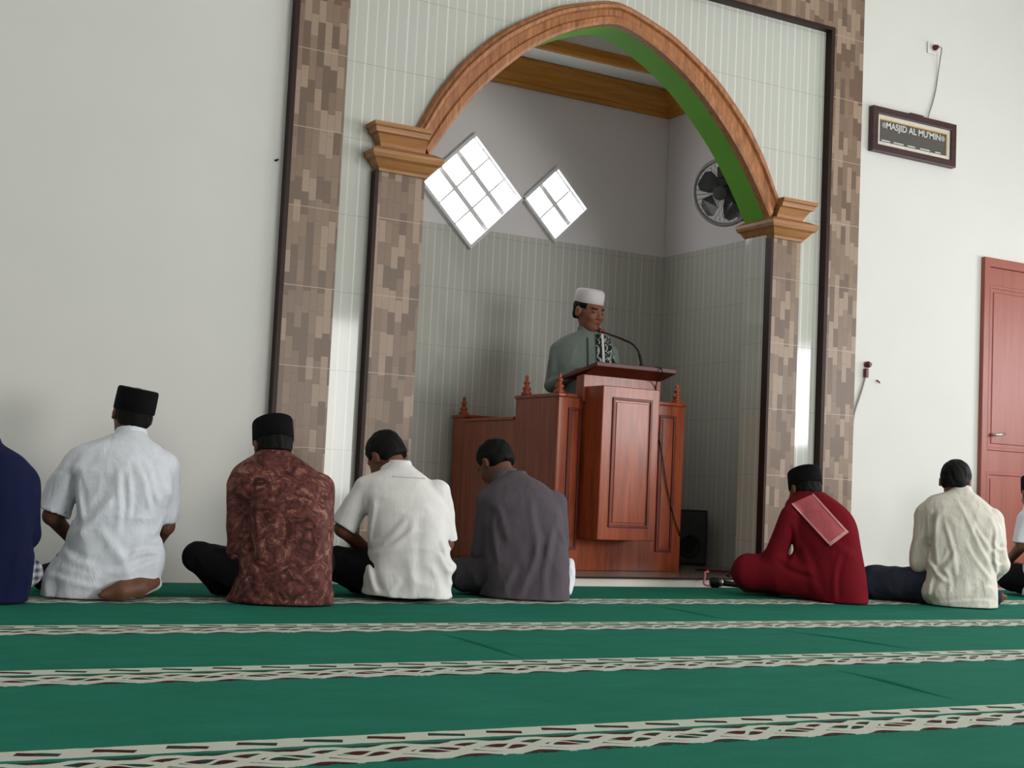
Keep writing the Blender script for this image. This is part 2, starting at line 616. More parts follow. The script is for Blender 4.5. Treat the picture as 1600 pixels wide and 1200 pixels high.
fl = MB().box((XL - 0.2, YB - 0.2, -0.15), (XR + 0.2, 0.0, -0.012)).build('floor', M['hallfloor'])
struct(fl, 'pale tiled hall floor under the carpets')
ce = MB().box((XL - 0.2, YB - 0.2, ZC), (XR + 0.2, T, ZC + 0.12)).build('ceiling', M['ceil'])
struct(ce)


def wall_with_holes(name, axis, pos, thick, u0, u1, holes, mat):
    """wall in a plane x=pos or y=pos from u0 to u1, holes: (ua, ub, za, zb)"""
    b = MB()
    us = sorted({u0, u1, *[h[0] for h in holes], *[h[1] for h in holes]})
    for a, c in zip(us[:-1], us[1:]):
        cuts = [(h[2], h[3]) for h in holes if h[0] <= a + 1e-6 and h[1] >= c - 1e-6]
        segs, z = [], -0.012
        for za, zb in cuts:
            segs.append((z, za))
            z = zb
        segs.append((z, ZC))
        for za, zb in segs:
            if zb - za < 1e-4:
                continue
            if axis == 'x':
                b.box((min(pos, pos + thick), a, za), (max(pos, pos + thick), c, zb))
            else:
                b.box((a, min(pos, pos + thick), za), (c, max(pos, pos + thick), zb))
    return struct(b.build(name, mat))


wall_with_holes('wall_right', 'x', XR, 0.2, YB, 0.0, [(y - 0.7, y + 0.7, 1.05, 2.15) for y in RIGHT_WINDOWS], M['wall'])
wall_with_holes('wall_left', 'x', XL, -0.2, YB, 0.0, [], M['wall'])
wall_with_holes('wall_back', 'y', YB, -0.2, XL, XR, [(4.3, 8.1, 0.0, 2.6)], M['wall'])

# ------------------------------------------------------------------ the alcove behind the arch
NX0, NX1, NY, NZ, DADO = 2.45, 6.03, 1.93, 3.58, 2.33
PZ = 0.045


def alcove_wall(name, pts, mats, label):
    """pts: plan line a->b ; lower part striped tile, upper part paint"""
    (xa, ya), (xb, yb), (nx, ny) = pts
    b = MB()
    t = 0.1
    for z0, z1, mi, out in ((0.0, DADO, 1, 0.0), (DADO, 4.0, 0, 0.006)):
        lo = [(xa + nx * out, ya + ny * out, z0), (xb + nx * out, yb + ny * out, z0), (xb + nx * t, yb + ny * t, z0), (xa + nx * t, ya + ny * t, z0)]
        b.hexa(lo, [(p[0], p[1], z1) for p in lo], mi)
    return struct(b.build(name, mats), label)


alcove_wall('wall_alcove_back', ((NX0 - 0.1, NY), (NX1 + 0.1, NY), (0, 1)), [M['alcove'], M['stripe']], 'back wall of the arched niche, striped grey tile below white paint')
alcove_wall('wall_alcove_right', ((NX1, T), (NX1, NY), (1, 0)), [M['alcove'], M['stripe_y']], 'side wall of the niche behind the fan and the black speaker')
alcove_wall('wall_alcove_left', ((NX0, NY), (NX0, T), (-1, 0)), [M['alcove'], M['stripe_y']], None)

# stepped ceiling of the alcove: an outer band, an upright recess and a higher panel
cb = MB()
RX0, RX1, RY0, RY1, RZ = NX0 + 0.42, NX1 - 0.42, T + 0.3, NY - 0.36, 3.83
o = [(NX0 - 0.1, T - 0.02), (NX1 + 0.1, T - 0.02), (NX1 + 0.1, NY + 0.1), (NX0 - 0.1, NY + 0.1)]
i = [(RX0, RY0), (RX1, RY0), (RX1, RY1), (RX0, RY1)]
cb.add([(x, y, NZ) for x, y in o] + [(x, y, NZ) for x, y in i] + [(x, y, RZ) for x, y in i],
       [(k, (k + 1) % 4, 4 + (k + 1) % 4, 4 + k) for k in range(4)] + [(4 + k, 4 + (k + 1) % 4, 8 + (k + 1) % 4, 8 + k) for k in range(4)] + [(8, 9, 10, 11)])
struct(cb.build('ceiling_alcove', M['ceil']), 'stepped white ceiling inside the niche')


def cornice(name, corners, prof, label):
    """moulding run round an inward-facing closed rectangle; prof: (inset, z)"""
    b = MB()
    cx = sum(c[0] for c in corners) / 4
    cy = sum(c[1] for c in corners) / 4
    rows = []
    for x, y in corners + corners[:1]:
        sx, sy = (1 if cx > x else -1), (1 if cy > y else -1)
        rows.append([(x + sx * d, y + sy * d, z) for d, z in prof])
    b.sweep(rows, cap=False)
    return struct(b.build(name, M['gold']), label)


cornice('trim_1', [(NX0, T), (NX1, T), (NX1, NY), (NX0, NY)],
        [(-0.03, 3.405), (0.02, 3.405), (0.03, 3.43), (0.05, 3.435), (0.075, 3.48), (0.115, 3.52), (0.125, 3.545), (0.15, 3.55), (0.15, 3.575), (-0.03, 3.575)],
        'golden brown cornice round the top of the niche walls')
cornice('trim_2', [(RX0 - 0.012, RY0 - 0.012), (RX1 + 0.012, RY0 - 0.012), (RX1 + 0.012, RY1 + 0.012), (RX0 - 0.012, RY1 + 0.012)],
        [(0.0, 3.585), (0.035, 3.585), (0.05, 3.61), (0.03, 3.64), (0.045, 3.665), (0.0, 3.665)],
        'golden brown moulding round the raised ceiling panel of the niche')

# platform: granite top with a dark nosing over a white riser
pb = MB()
for (x0, y0, x1, y1) in ((ARC_X - OX, 0.0, ARC_X + OX, T), (NX0, T, NX1, NY)):
    pb.box((x0, y0, -0.012), (x1, y1, PZ - 0.012), 1)
    pb.box((x0, y0, PZ - 0.012), (x1, y1, PZ), 0)
pb_o = pb.build('floor_alcove', [M['granite'], M['riser']])
struct(pb_o, 'low granite platform with a white riser at the foot of the pulpit')
nb = MB().box((ARC_X - OX + 0.001, -0.012, PZ - 0.010), (ARC_X + OX - 0.001, -0.0005, PZ + 0.0005)).build('trim_3', M['darktrim'])
struct(nb, 'dark edge strip of the platform')

# ------------------------------------------------------------------ tiled surround, pilasters, arch moulding
YP = -0.05                                 # front face of the tiled strips
GAP = -0.0015
root = thing('tiled_surround', (ARC_X, YP, 0), 'tall rectangular surround of brown block tile framing the striped panel and the arch', 'tile surround')
MB().box((PL0, YP, 0), (PL1, 0, PT1)).build('pillar_strip', M['mosaic'], root)
MB().box((PR0, YP, 0), (PR1, 0, PT1)).build('pillar_strip', M['mosaic'], root)
MB().box((PL1, YP, PT0), (PR0, 0, PT1)).build('lintel_strip', M['mosaic'], root)
MB().box((PL0 - 0.022, YP - 0.006, 0), (PL0, 0, PT1)).build('edge_trim', M['darktrim'], root)
MB().box((PR0 - 0.028, YP - 0.006, 0), (PR0, 0, PT0)).build('edge_trim', M['darktrim'], root)
MB().box((PL1, YP - 0.006, PT0 - 0.022), (PR0 - 0.028, 0, PT0)).build('edge_trim', M['darktrim'], root)


def capital(parent, x0, x1, inner):
    """two stacked flaring tiers; inner = +1 when the opening lies towards +x"""
    up = [(0.000, 2.252), (0.008, 2.275), (0.020, 2.295), (0.032, 2.315), (0.050, 2.322), (0.056, 2.345), (0.066, 2.352), (0.066, 2.372)]
    lo = [(0.006, 2.126), (0.010, 2.140), (0.028, 2.158), (0.044, 2.180), (0.062, 2.190), (0.070, 2.208), (0.070, 2.226), (0.030, 2.250)]
    b = MB()
    rows = []
    for d, z in lo:                        # lower tier wraps the column face and the jamb
        if inner > 0:
            xa, xb = x0 - d, x1 + d
        else:
            xa, xb = x0 - d, x1 + d
        rows.append([(xa, YP - 0.01 - d, z), (xb, YP - 0.01 - d, z), (xb, T + d * 0.6 + 0.0, z), (xa, T + d * 0.6, z)])
    b.sweep(rows)
    b.build('capital_tier', M['capwood'], parent)
    b = MB()
    rows = []
    for d, z in up:
        xa, xb = (x0 - d, x1 - 0.012) if inner > 0 else (x0 + 0.012, x1 + d)
        rows.append([(xa, YP - 0.01 - d, z), (xb, YP - 0.01 - d, z), (xb, -0.001, z), (xa, -0.001, z)])
    b.sweep(rows)
    b.build('capital_tier', M['capwood'], parent)


def pilaster(x0, x1, inner, label):
    r = thing('pilaster', ((x0 + x1) / 2, YP, 0), label, 'pilaster', 'tiled pilasters carrying the arch')
    MB().box((x0, YP, 0), (x1, 0, 2.13)).build('shaft', M['mosaic'], r)
    if inner > 0:
        MB().box((x0 - 0.020, YP - 0.006, 0), (x0, 0, 2.13)).build('edge_trim', M['darktrim'], r)
    else:
        MB().box((x0 - 0.018, YP - 0.006, 0), (x0, 0.0, 2.13)).build('edge_trim', M['darktrim'], r)
    capital(r, x0, x1, inner)
    return r


pilaster(2.785, ARC_X - OX, 1, 'brown block-tiled pilaster with wooden capital rising behind the men in batik and white polo')
pilaster(ARC_X + OX + 0.018, 5.650, -1, 'brown block-tiled pilaster with wooden capital between the alcove and the man in crimson')

ab = MB()
prof = [(0.0, 0.0), (0.0, 0.052), (0.10, 0.060), (0.30, 0.060), (0.36, 0.048), (0.62, 0.048), (0.68, 0.066), (0.80, 0.070), (0.86, 0.052), (0.94, 0.050), (1.0, 0.036), (1.0, 0.0)]


def resample(pts, n):
    d = [0.0]
    for a, b_ in zip(pts[:-1], pts[1:]):
        d.append(d[-1] + math.hypot(b_[0] - a[0], b_[1] - a[1]))
    t = np.linspace(0, d[-1], n)
    return list(zip(np.interp(t, d, [p[0] for p in pts]), np.interp(t, d, [p[1] for p in pts])))


ai, ao = resample([p for p in soffit[2:-2]], 97), resample(arch_out, 97)
rows = []
for (xi, zi), (xo, zo) in zip(ai, ao):
    rows.append([(xi + (xo - xi) * w, -p, zi + (zo - zi) * w) for w, p in prof])
ab.sweep(rows)
arch = ab.build('arch_moulding', M['archwood'])
tag(arch, 'pointed arch moulding of painted brown wood spanning between the two capitals', 'arch')

# ------------------------------------------------------------------ glass block windows of the alcove
def block_window(name, cx, cz, n, label):
    y = NY
    sx, sz, gx, gz = 0.180, 0.156, 0.005, 0.029
    half = n * 0.185 / 2
    R = Matrix.Rotation(math.radians(45), 3, 'Y')
    root = thing(name, (cx, y, cz), None, None)
    struct(root, label)

    def put(mb, nm, mat, parent, bevel=0.0):
        mb.v = [tuple(R @ Vector(p) + Vector((cx, y, cz))) for p in mb.v]
        return mb.build(nm, mat, parent, bevel)
    put(MB().ring_frame(-half - 0.018, half + 0.018, -half - 0.018, half + 0.018, 0.022, -0.04, 0.06), 'window_frame', M['winframe'], root)
    put(MB().box((-half, -0.0105, -half), (half, 0.05, half)), 'grout_bed', M['winframe'], root)
    for i in range(n):
        for j in range(n):
            x = -half + gx / 2 + i * (sx + gx)
            z = -half + gz / 2 + j * (sz + gz)
            put(MB().box((x, -0.012, z), (x + sx, 0.03, z + sz)), 'glass_block', M['glassblock'], root, 0.008)
    return root


block_window('window_1', 4.352, 2.592, 3, 'bright diamond window of nine glass blocks in the niche wall')
block_window('window_2', 5.036, 2.594, 2, 'smaller bright diamond window of four glass blocks in the niche wall')

# ------------------------------------------------------------------ door
dr = struct(thing('door_1', (7.75, 0, 0), None, None), 'salmon painted panelled door in the white wall')
X0, X1, ZT = 7.309, 8.25, 2.248
b = MB()
b.add([(X0, -0.035, 0), (X0 + 0.05, -0.035, 0), (X0 + 0.05, -0.035, ZT - 0.06), (X1 - 0.05, -0.035, ZT - 0.06), (X1 - 0.05, -0.035, 0), (X1, -0.035, 0), (X1, -0.035, ZT), (X0, -0.035, ZT),
       (X0, 0, 0), (X0 + 0.05, 0, 0), (X0 + 0.05, 0, ZT - 0.06), (X1 - 0.05, 0, ZT - 0.06), (X1 - 0.05, 0, 0), (X1, 0, 0), (X1, 0, ZT), (X0, 0, ZT)],
      [(0, 1, 2, 7), (2, 3, 6, 7), (3, 4, 5, 6), (0, 8, 9, 1), (1, 9, 10, 2), (2, 10, 11, 3), (3, 11, 12, 4), (4, 12, 13, 5), (5, 13, 14, 6), (6, 14, 15, 7), (7, 15, 8, 0)])
b.build('door_frame', M['door'], dr)
lx0, lx1 = X0 + 0.052, X1 - 0.052
leaf = MB().box((lx0, -0.018, 0.005), (lx1, -0.001, ZT - 0.063)).build('door_leaf', M['door'], dr)
for z0, z1 in ((0.93, 2.062), (0.10, 0.785)):
    MB().ring_frame(lx0 + 0.012 - 0.004, lx1 - 0.012, z0, z1, 0.022, -0.028, -0.012).build('panel_moulding', M['door'], leaf, 0.004)
    MB().box((lx0 + 0.05, -0.024, z0 + 0.045), (lx1 - 0.055, -0.012, z1 - 0.045)).build('door_panel', M['door'], leaf, 0.006)
h = MB().tube([(7.408, -0.018, 1.035), (7.408, -0.06, 1.035), (7.43, -0.068, 1.037), (7.50, -0.066, 1.047)], [0.012, 0.010, 0.010, 0.009])
h.build('door_handle', M['chrome'], leaf, smooth=True)

# ------------------------------------------------------------------ name sign with its cable, socket, wall bits
sg = thing('name_sign', (6.62, -0.02, 2.96), 'framed dark sign lettered MASJID AL MU\'MIN hanging on the white wall above the door side', 'sign')
SX0, SX1, SZ0, SZ1 = 6.236, 6.998, 2.812, 3.110
MB().ring_frame(SX0, SX1, SZ0, SZ1, 0.048, -0.045, -0.002).build('sign_frame', M['signwood'], sg, 0.005)
MB().ring_frame(SX0 + 0.046, SX1 - 0.046, SZ0 + 0.046, SZ1 - 0.046, 0.026, -0.030, -0.004).build('sign_mount', M['mat'], sg)
spn = MB().box((SX0 + 0.07, -0.024, SZ0 + 0.07), (SX1 - 0.07, -0.006, SZ1 - 0.07)).build('sign_panel', M['screen'], sg)
MB().add([(SX0 + 0.072, -0.027, SZ1 - 0.080), (SX1 - 0.080, -0.027, SZ1 - 0.080), (SX1 - 0.080, -0.027, SZ0 + 0.072), (SX1 - 0.072, -0.027, SZ0 + 0.072), (SX1 - 0.072, -0.027, SZ1 - 0.072), (SX0 + 0.072, -0.027, SZ1 - 0.072)],
         [(0, 1, 4, 5), (1, 2, 3, 4)]).build('gold_edge', M['signgold'], spn)
MB().box((6.58, -0.03, SZ1), (6.70, -0.004, SZ1 + 0.012)).build('hanger', M['signwood'], sg)


def lettering(name, body, x, y, z, size, mat, parent, ext=0.001, align='CENTER', rot=(PI / 2, 0, 0)):
    cu = bpy.data.curves.new(name, 'FONT')
    cu.body = body
    cu.size = size
    cu.align_x = align
    cu.extrude = ext
    cu.offset = 0.0012
    cu.materials.append(mat)
    tmp = bpy.data.objects.new(name + '_curve', cu)
    COL.objects.link(tmp)
    bpy.context.view_layer.update()
    me = bpy.data.meshes.new_from_object(tmp.evaluated_get(bpy.context.evaluated_depsgraph_get()))
    bpy.data.objects.remove(tmp)
    bpy.data.curves.remove(cu)
    o = bpy.data.objects.new(name, me)
    COL.objects.link(o)
    o.rotation_euler = rot
    off, par = Vector((0, 0, 0)), parent
    while par is not None:
        off += Vector(par.location)
        par = par.parent
    o.location = Vector((x, y, z)) - off
    o.parent = parent
    return o


t = lettering('sign_lettering', "MASJID AL MU'MIN", 6.617, -0.0255, 2.980, 0.060, M['signtext'], spn)
for x in (6.352, 6.888):
    bb = MB()
    bb.lathe([(0.019, 0.0), (0.019, 0.002)], (x, -0.024, 2.998), 20, Matrix.Rotation(PI / 2, 3, 'X'))
    bb.build('round_emblem', M['grille'], spn)
for k, (x, w) in enumerate(((6.37, 0.075), (6.485, 0.09), (6.60, 0.07), (6.725, 0.09), (6.845, 0.05))):
    MB().box((x - w / 2, -0.0255, 2.892), (x + w / 2, -0.023, 2.900)).build('text_line', M['signtext'], spn)

so = thing('wall_socket', (6.784, 0, 3.607), 'small white wall socket high above the framed sign', 'socket')
MB().box((6.745, -0.012, 3.567), (6.824, -0.0005, 3.648)).build('face_plate', M['white'], so, 0.004)
MB().lathe([(0.026, 0.0), (0.022, -0.006)], (6.79, -0.018, 3.607), 20, Matrix.Rotation(PI / 2, 3, 'X')).build('outlet_ring', M['white'], so)
pc = thing('sign_power_cord', (6.80, -0.03, 3.607), 'thin grey cord with a dark red plug running from the socket down to the sign', 'cord')
MB().lathe([(0.019, 0.0), (0.021, 0.012), (0.014, 0.03), (0.010, 0.036)], (6.795, -0.019, 3.607), 16, Matrix.Rotation(PI / 2, 3, 'X')).build('plug', M['redplug'], pc, smooth=False)
MB().tube(spline([(6.795, -0.05, 3.607), (6.825, -0.055, 3.60), (6.842, -0.03, 3.54), (6.842, -0.012, 3.43), (6.828, -0.010, 3.33), (6.800, -0.010, 3.23), (6.765, -0.015, 3.15), (6.752, -0.020, 3.118)], 6), 0.0042, 8).build('cable', M['greywire'], pc, smooth=True)

wc = thing('hanging_cable', (6.25, -0.02, 1.40), 'loose grey cable with dark red connector on the white wall beside the tiled surround', 'cable')
MB().tube(spline([(6.256, -0.014, 1.340), (6.235, -0.012, 1.27), (6.205, -0.012, 1.19), (6.172, -0.014, 1.11), (6.158, -0.014, 1.03), (6.156, -0.014, 0.95), (6.148, -0.014, 0.90)], 6), 0.006, 8).build('cable', M['greywire'], wc, smooth=True)
b = MB().box((6.247, -0.03, 1.333), (6.270, -0.004, 1.392))
b.build('connector', M['redplug'], wc, 0.004)
MB().lathe([(0.02, 0.0), (0.022, 0.02), (0.012, 0.04)], (6.272, -0.002, 1.418), 14, Matrix.Rotation(PI / 2, 3, 'X')).build('connector_head', M['redplug'], wc)
MB().lathe([(0.012, 0.0), (0.012, 0.012)], (6.152, -0.006, 0.93), 12, Matrix.Rotation(PI / 2, 3, 'X')).build('cable_clip', M['white'], wc)
n1 = MB().tube([(6.366, -0.0005, 1.325), (6.372, -0.012, 1.318), (6.378, -0.02, 1.306)], [0.005, 0.005, 0.004], 8).build('nail', M['redplug'])
tag(n1, 'small dark nail in the white wall beside the hanging cable', 'nail')
n2 = MB().tube([(2.240, -0.0005, 2.102), (2.243, -0.010, 2.104), (2.252, -0.016, 2.108)], [0.005, 0.006, 0.004], 8).build('hook', M['black'])
tag(n2, 'tiny black hook in the plain white wall left of the tiled surround', 'hook')

# ------------------------------------------------------------------ prayer carpets, one roll per row
CW, CP = 1.018, 1.025
cm = MB()
nx, ny = 60, 8
vs, fs = [], []
for j in range(ny + 1):
    for i_ in range(nx + 1):
        vs.append((XL + 0.05 + (XR - XL - 0.10) * i_ / nx, CW * j / ny, 0.0))
for j in range(ny):
    for i_ in range(nx):
        a = j * (nx + 1) + i_
        fs.append((a, a + 1, a + nx + 2, a + nx + 1))
cm.add(vs, fs)
ORD = ('first row, under the seated men', 'second row from the pulpit', 'third row from the pulpit', 'fourth row from the pulpit', 'fifth row from the pulpit')
carpets = []
for k in range(5):
    if k == 0:
        c = cm.build('prayer_carpet', M['carpet'])
        c.data.transform(Matrix.Translation((-4.0, 0, 0)))
        sd = c.modifiers.new('thickness', 'SOLIDIFY')
        sd.thickness = 0.010
        sd.offset = -1
    else:
        c = carpets[0].copy()
        COL.objects.link(c)
    c.location = (4.0, -0.06 - CP * k - CW - 0.06, 0.0)
    c.rotation_euler = (0, 0, math.radians(-0.9))
    tag(c, 'green prayer carpet strip with white plaited border, ' + ORD[k], 'carpet', 'green prayer carpets laid in rows')
    carpets.append(c)


def fold(k, a, b_):
    """a low crease in carpet strip k running between two floor points"""
    m = MB()
    rows = []
    d = (Vector((*b_, 0)) - Vector((*a, 0)))
    n = Vector((-d.y, d.x, 0)).normalized()
    for i in range(13):
        t = i / 12
        h = 0.006 * math.sin(PI * t) + 0.0006
        c = Vector((*a, 0)) + d * t + n * 0.010 * math.sin(5 * t)
        rows.append([tuple(c + n * w * 0.022 + Vector((0, 0, z))) for w, z in ((-1, -0.002), (-0.5, h * 0.45), (0, h), (0.25, h * 0.4), (0.45, -0.002))])
    m.sweep(rows)
    o = m.build('carpet_fold', M['crease'], None, smooth=True)
    o.parent = carpets[k]
    o.matrix_parent_inverse = (Matrix.Translation(carpets[k].location) @ Matrix.Rotation(math.radians(-0.9), 4, 'Z')).inverted()


fold(1, (3.79, -1.22), (3.75, -1.88))
fold(2, (3.69, -2.26), (3.80, -2.92))
fold(2, (2.18, -2.24), (2.15, -2.90))
fold(3, (3.02, -3.28), (2.93, -3.86))

# ------------------------------------------------------------------ pulpit
BX0, BX1, BY, BZ = 4.276, 5.216, 0.50, 1.085
pu = thing('pulpit', (4.745, 0.95, PZ), 'tall varnished reddish wood pulpit with panelled front, sloping lectern top and turned finials', 'pulpit')
PW, PD = M['pulpit'], M['pulpit_dark']
fbd = MB().box((BX0, BY, PZ), (BX1, BY + 0.03, BZ)).build('front_board', PW, pu, 0.004)
MB().box((BX0, BY + 0.03, PZ), (BX0 + 0.03, 1.02, BZ)).build('side_board', PW, pu, 0.003)
MB().box((BX1 - 0.03, BY + 0.03, PZ), (BX1, 1.02, BZ)).build('side_board', PW, pu, 0.003)
MB().box((BX0 - 0.008, BY - 0.010, BZ), (BX0 + 0.05, 1.03, BZ + 0.022)).build('top_rail', PW, pu, 0.005)
MB().box((BX1 - 0.05, BY - 0.010, BZ), (BX1 + 0.008, 1.03, BZ + 0.022)).build('top_rail', PW, pu, 0.005)
MB().box((BX0 + 0.05, BY - 0.010, BZ), (4.40, BY + 0.04, BZ + 0.022)).build('top_rail', PW, pu, 0.005)
MB().box((4.98, BY - 0.010, BZ), (BX1 - 0.05, BY + 0.04, BZ + 0.022)).build('top_rail', PW, pu, 0.005)
MB().box((BX0 + 0.03, BY + 0.03, PZ), (BX1 - 0.03, 1.45, 0.195)).build('standing_floor', PW, pu)
# rear part with the seat
MB().box((BX0, 1.02, PZ), (BX0 + 0.03, 1.72, 0.955)).build('rear_side_board', PW, pu, 0.003)
MB().box((BX1 - 0.03, 1.02, PZ), (BX1, 1.72, 0.955)).build('rear_side_board', PW, pu, 0.003)
MB().box((BX0 - 0.008, 1.035, 0.955), (BX0 + 0.045, 1.71, 0.975)).build('rear_rail', PW, pu, 0.004)
MB().box((BX1 - 0.045, 1.035, 0.955), (BX1 + 0.008, 1.71, 0.975)).build('rear_rail', PW, pu, 0.004)
MB().box((BX0, 1.72, PZ), (BX1, 1.875, 0.985)).build('back_board', PW, pu, 0.004)
MB().box((BX0 - 0.012, 1.708, 0.985), (BX1 + 0.012, 1.887, 1.005)).build('back_rail', PW, pu, 0.004)
MB().box((BX0 + 0.03, 1.45, PZ), (BX1 - 0.03, 1.72, 0.62)).build('seat_box', PW, pu)
FIN = [(0.030, 0.0), (0.034, 0.006), (0.034, 0.016), (0.020, 0.026), (0.026, 0.036), (0.028, 0.046), (0.016, 0.058), (0.011, 0.064), (0.019, 0.074), (0.021, 0.083), (0.012, 0.094), (0.008, 0.100), (0.012, 0.108), (0.011, 0.117), (0.004, 0.127), (0.001, 0.131)]
for x, y, z in ((BX0 + 0.022, BY + 0.035, BZ + 0.021), (BX1 - 0.022, BY + 0.06, BZ + 0.021), (BX0 + 0.022, 0.93, BZ + 0.021), (BX1 - 0.022, 0.93, BZ + 0.021), (BX0 + 0.03, 1.79, 1.004), (BX1 - 0.03, 1.79, 1.004)):
    MB().lathe(FIN, (x, y, z), 20).build('finial', PW, pu, smooth=True)
# central shaft, projecting front panel and its mouldings
MB().box((4.425, BY - 0.035, BZ - 0.02), (4.998, BY + 0.05, 1.236)).build('lectern_shaft', PW, pu, 0.004)
ppn = MB().box((4.448, 0.28, 0.24), (4.860, BY, 1.156)).build('projecting_panel', PW, pu, 0.005)
MB().ring_frame(4.518, 4.806, 0.317, 1.090, 0.016, 0.270, 0.282).build('panel_moulding', PD, ppn, 0.003)
MB().box((4.545, 0.274, 0.345), (4.779, 0.282, 1.062)).build('raised_field', PW, ppn, 0.003)
for x0, x1 in ((4.346, 4.440), (5.022, 5.146)):
    MB().ring_frame(x0, x1, 0.168, 1.022, 0.016, BY - 0.010, BY + 0.002).build('side_moulding', PD, fbd, 0.003)
    MB().box((x0 + 0.026, BY - 0.005, 0.196), (x1 - 0.026, BY + 0.002, 0.994)).build('side_field', PW, fbd, 0.002)
# sloping top: board with an inverted tapering underside
lo = [(4.43, BY - 0.03, 1.225), (4.99, BY - 0.03, 1.225), (4.99, 0.62, 1.205), (4.43, 0.62, 1.205)]
mid = [(4.408, 0.30, 1.268), (4.992, 0.30, 1.268), (5.005, 0.70, 1.208), (4.408, 0.70, 1.208)]
top = [(4.408, 0.30, 1.296), (4.992, 0.30, 1.296), (5.005, 0.70, 1.228), (4.408, 0.70, 1.228)]
b = MB()
b.add(lo + mid + top, [(0, 3, 2, 1)] + [(k, (k + 1) % 4, 4 + (k + 1) % 4, 4 + k) for k in range(4)] + [(4 + k, 4 + (k + 1) % 4, 8 + (k + 1) % 4, 8 + k) for k in range(4)] + [(8, 9, 10, 11)])
b.build('lectern_top', M['slab'], pu, 0.004)


def on_top(y):                             # height of the sloping board
    return 1.296 - (y - 0.30) * 0.17

# papers, microphone, its cable
pp = MB().hexa([(4.54, 0.40, on_top(0.40) + 0.001), (4.765, 0.40, on_top(0.40) + 0.001), (4.765, 0.58, on_top(0.58) + 0.001), (4.54, 0.58, on_top(0.58) + 0.001)],
               [(4.54, 0.395, on_top(0.395) + 0.026), (4.76, 0.395, on_top(0.395) + 0.016), (4.765, 0.58, on_top(0.58) + 0.010), (4.54, 0.58, on_top(0.58) + 0.016)]).build('paper_sheaf', M['paper'])
tag(pp, 'loose sheaf of white papers lying on the sloping lectern top', 'papers')
mc = thing('gooseneck_microphone', (4.815, 0.42, on_top(0.42)), 'black gooseneck microphone with a red ring arching from the lectern to the speaker', 'microphone')
zb = on_top(0.42)
MB().lathe([(0.042, 0.0), (0.042, 0.012), (0.030, 0.02), (0.016, 0.026), (0.013, 0.05)], (4.815, 0.42, zb), 24).build('base', M['black'], mc)
neck = spline([(4.815, 0.42, zb + 0.045), (4.810, 0.44, 1.375), (4.803, 0.455, 1.410), (4.775, 0.48, 1.448), (4.748, 0.53, 1.473), (4.722, 0.58, 1.494), (4.706, 0.66, 1.519), (4.703, 0.705, 1.533)], 6)
MB().tube(neck, [0.010] * 8 + [0.0065] * (len(neck) - 8), 10).build('gooseneck', M['black'], mc, smooth=True)
MB().tube([(4.703, 0.702, 1.532), (4.7055, 0.724, 1.5385)], 0.0125, 14).build('red_ring', M['red'], mc, smooth=True)
MB().tube([(4.7055, 0.724, 1.5385), (4.7055, 0.73, 1.540), (4.705, 0.765, 1.552), (4.705, 0.775, 1.555)], [0.010, 0.0145, 0.0145, 0.008], 14).build('capsule', M['black'], mc, smooth=True)
cpts = spline([(4.845, 0.405, zb + 0.012), (4.868, 0.33, 1.302), (4.866, 0.292, 1.290), (4.878, 0.285, 1.262), (4.93, 0.40, 1.235), (4.955, BY - 0.042, 1.19), (4.975, BY - 0.042, 1.08), (5.00, BY - 0.012, 0.95), (5.040, BY - 0.016, 0.78), (5.075, BY - 0.016, 0.62), (5.120, BY - 0.016, 0.47), (5.165, BY - 0.01, 0.36), (5.2, BY - 0.01, 0.29), (5.232, BY + 0.03, 0.22), (5.27, BY + 0.06, 0.06), (5.31, 0.66, PZ + 0.006)], 5)
cb_ = MB().tube(cpts, 0.0038, 8).build('microphone_cable', M['black'], smooth=True)
tag(cb_, 'thin black microphone cable drooping down the front of the wooden pulpit', 'cable')

# ------------------------------------------------------------------ speaker box, wall fan, things on the platform
sp = thing('floor_speaker', (5.86, 1.33, PZ), 'black floor speaker box standing in the dark corner behind the pulpit', 'speaker')
R_ = Matrix.Rotation(math.radians(-18), 3, 'Z')


def rot_mb(mb, c):
    mb.v = [tuple(R_ @ Vector(p) + Vector(c)) for p in mb.v]
    return mb


rot_mb(MB().box((-0.135, -0.12, 0), (0.135, 0.12, 0.385)), (5.86, 1.33, PZ)).build('cabinet', M['black'], sp, 0.008)
rot_mb(MB().box((-0.122, -0.130, 0.015), (0.122, -0.12, 0.37)), (5.86, 1.33, PZ)).build('grille', M['darkgrey'], sp, 0.004)
rot_mb(MB().lathe([(0.085, 0.0), (0.075, 0.006), (0.03, -0.004)], (0, -0.130, 0.13), 24, Matrix.Rotation(PI / 2, 3, 'X')), (5.86, 1.33, PZ)).build('woofer', M['black'], sp)

fn = thing('wall_fan', (NX1, 0.95, 2.62), 'grey round wall fan half hidden behind the green arch lining', 'fan')
fc = Vector((5.80, 0.93, 2.63))
fd = Vector((-0.86, -0.42, -0.28)).normalized()
FR = fd.to_track_quat('Z', 'Y').to_matrix()


def fan_pts(mb):
    mb.v = [tuple(FR @ Vector(p) + fc) for p in mb.v]
    return mb


def circle(r, z, n=40):
    return [(r * math.cos(2 * PI * k / n), r * math.sin(2 * PI * k / n), z) for k in range(n)]


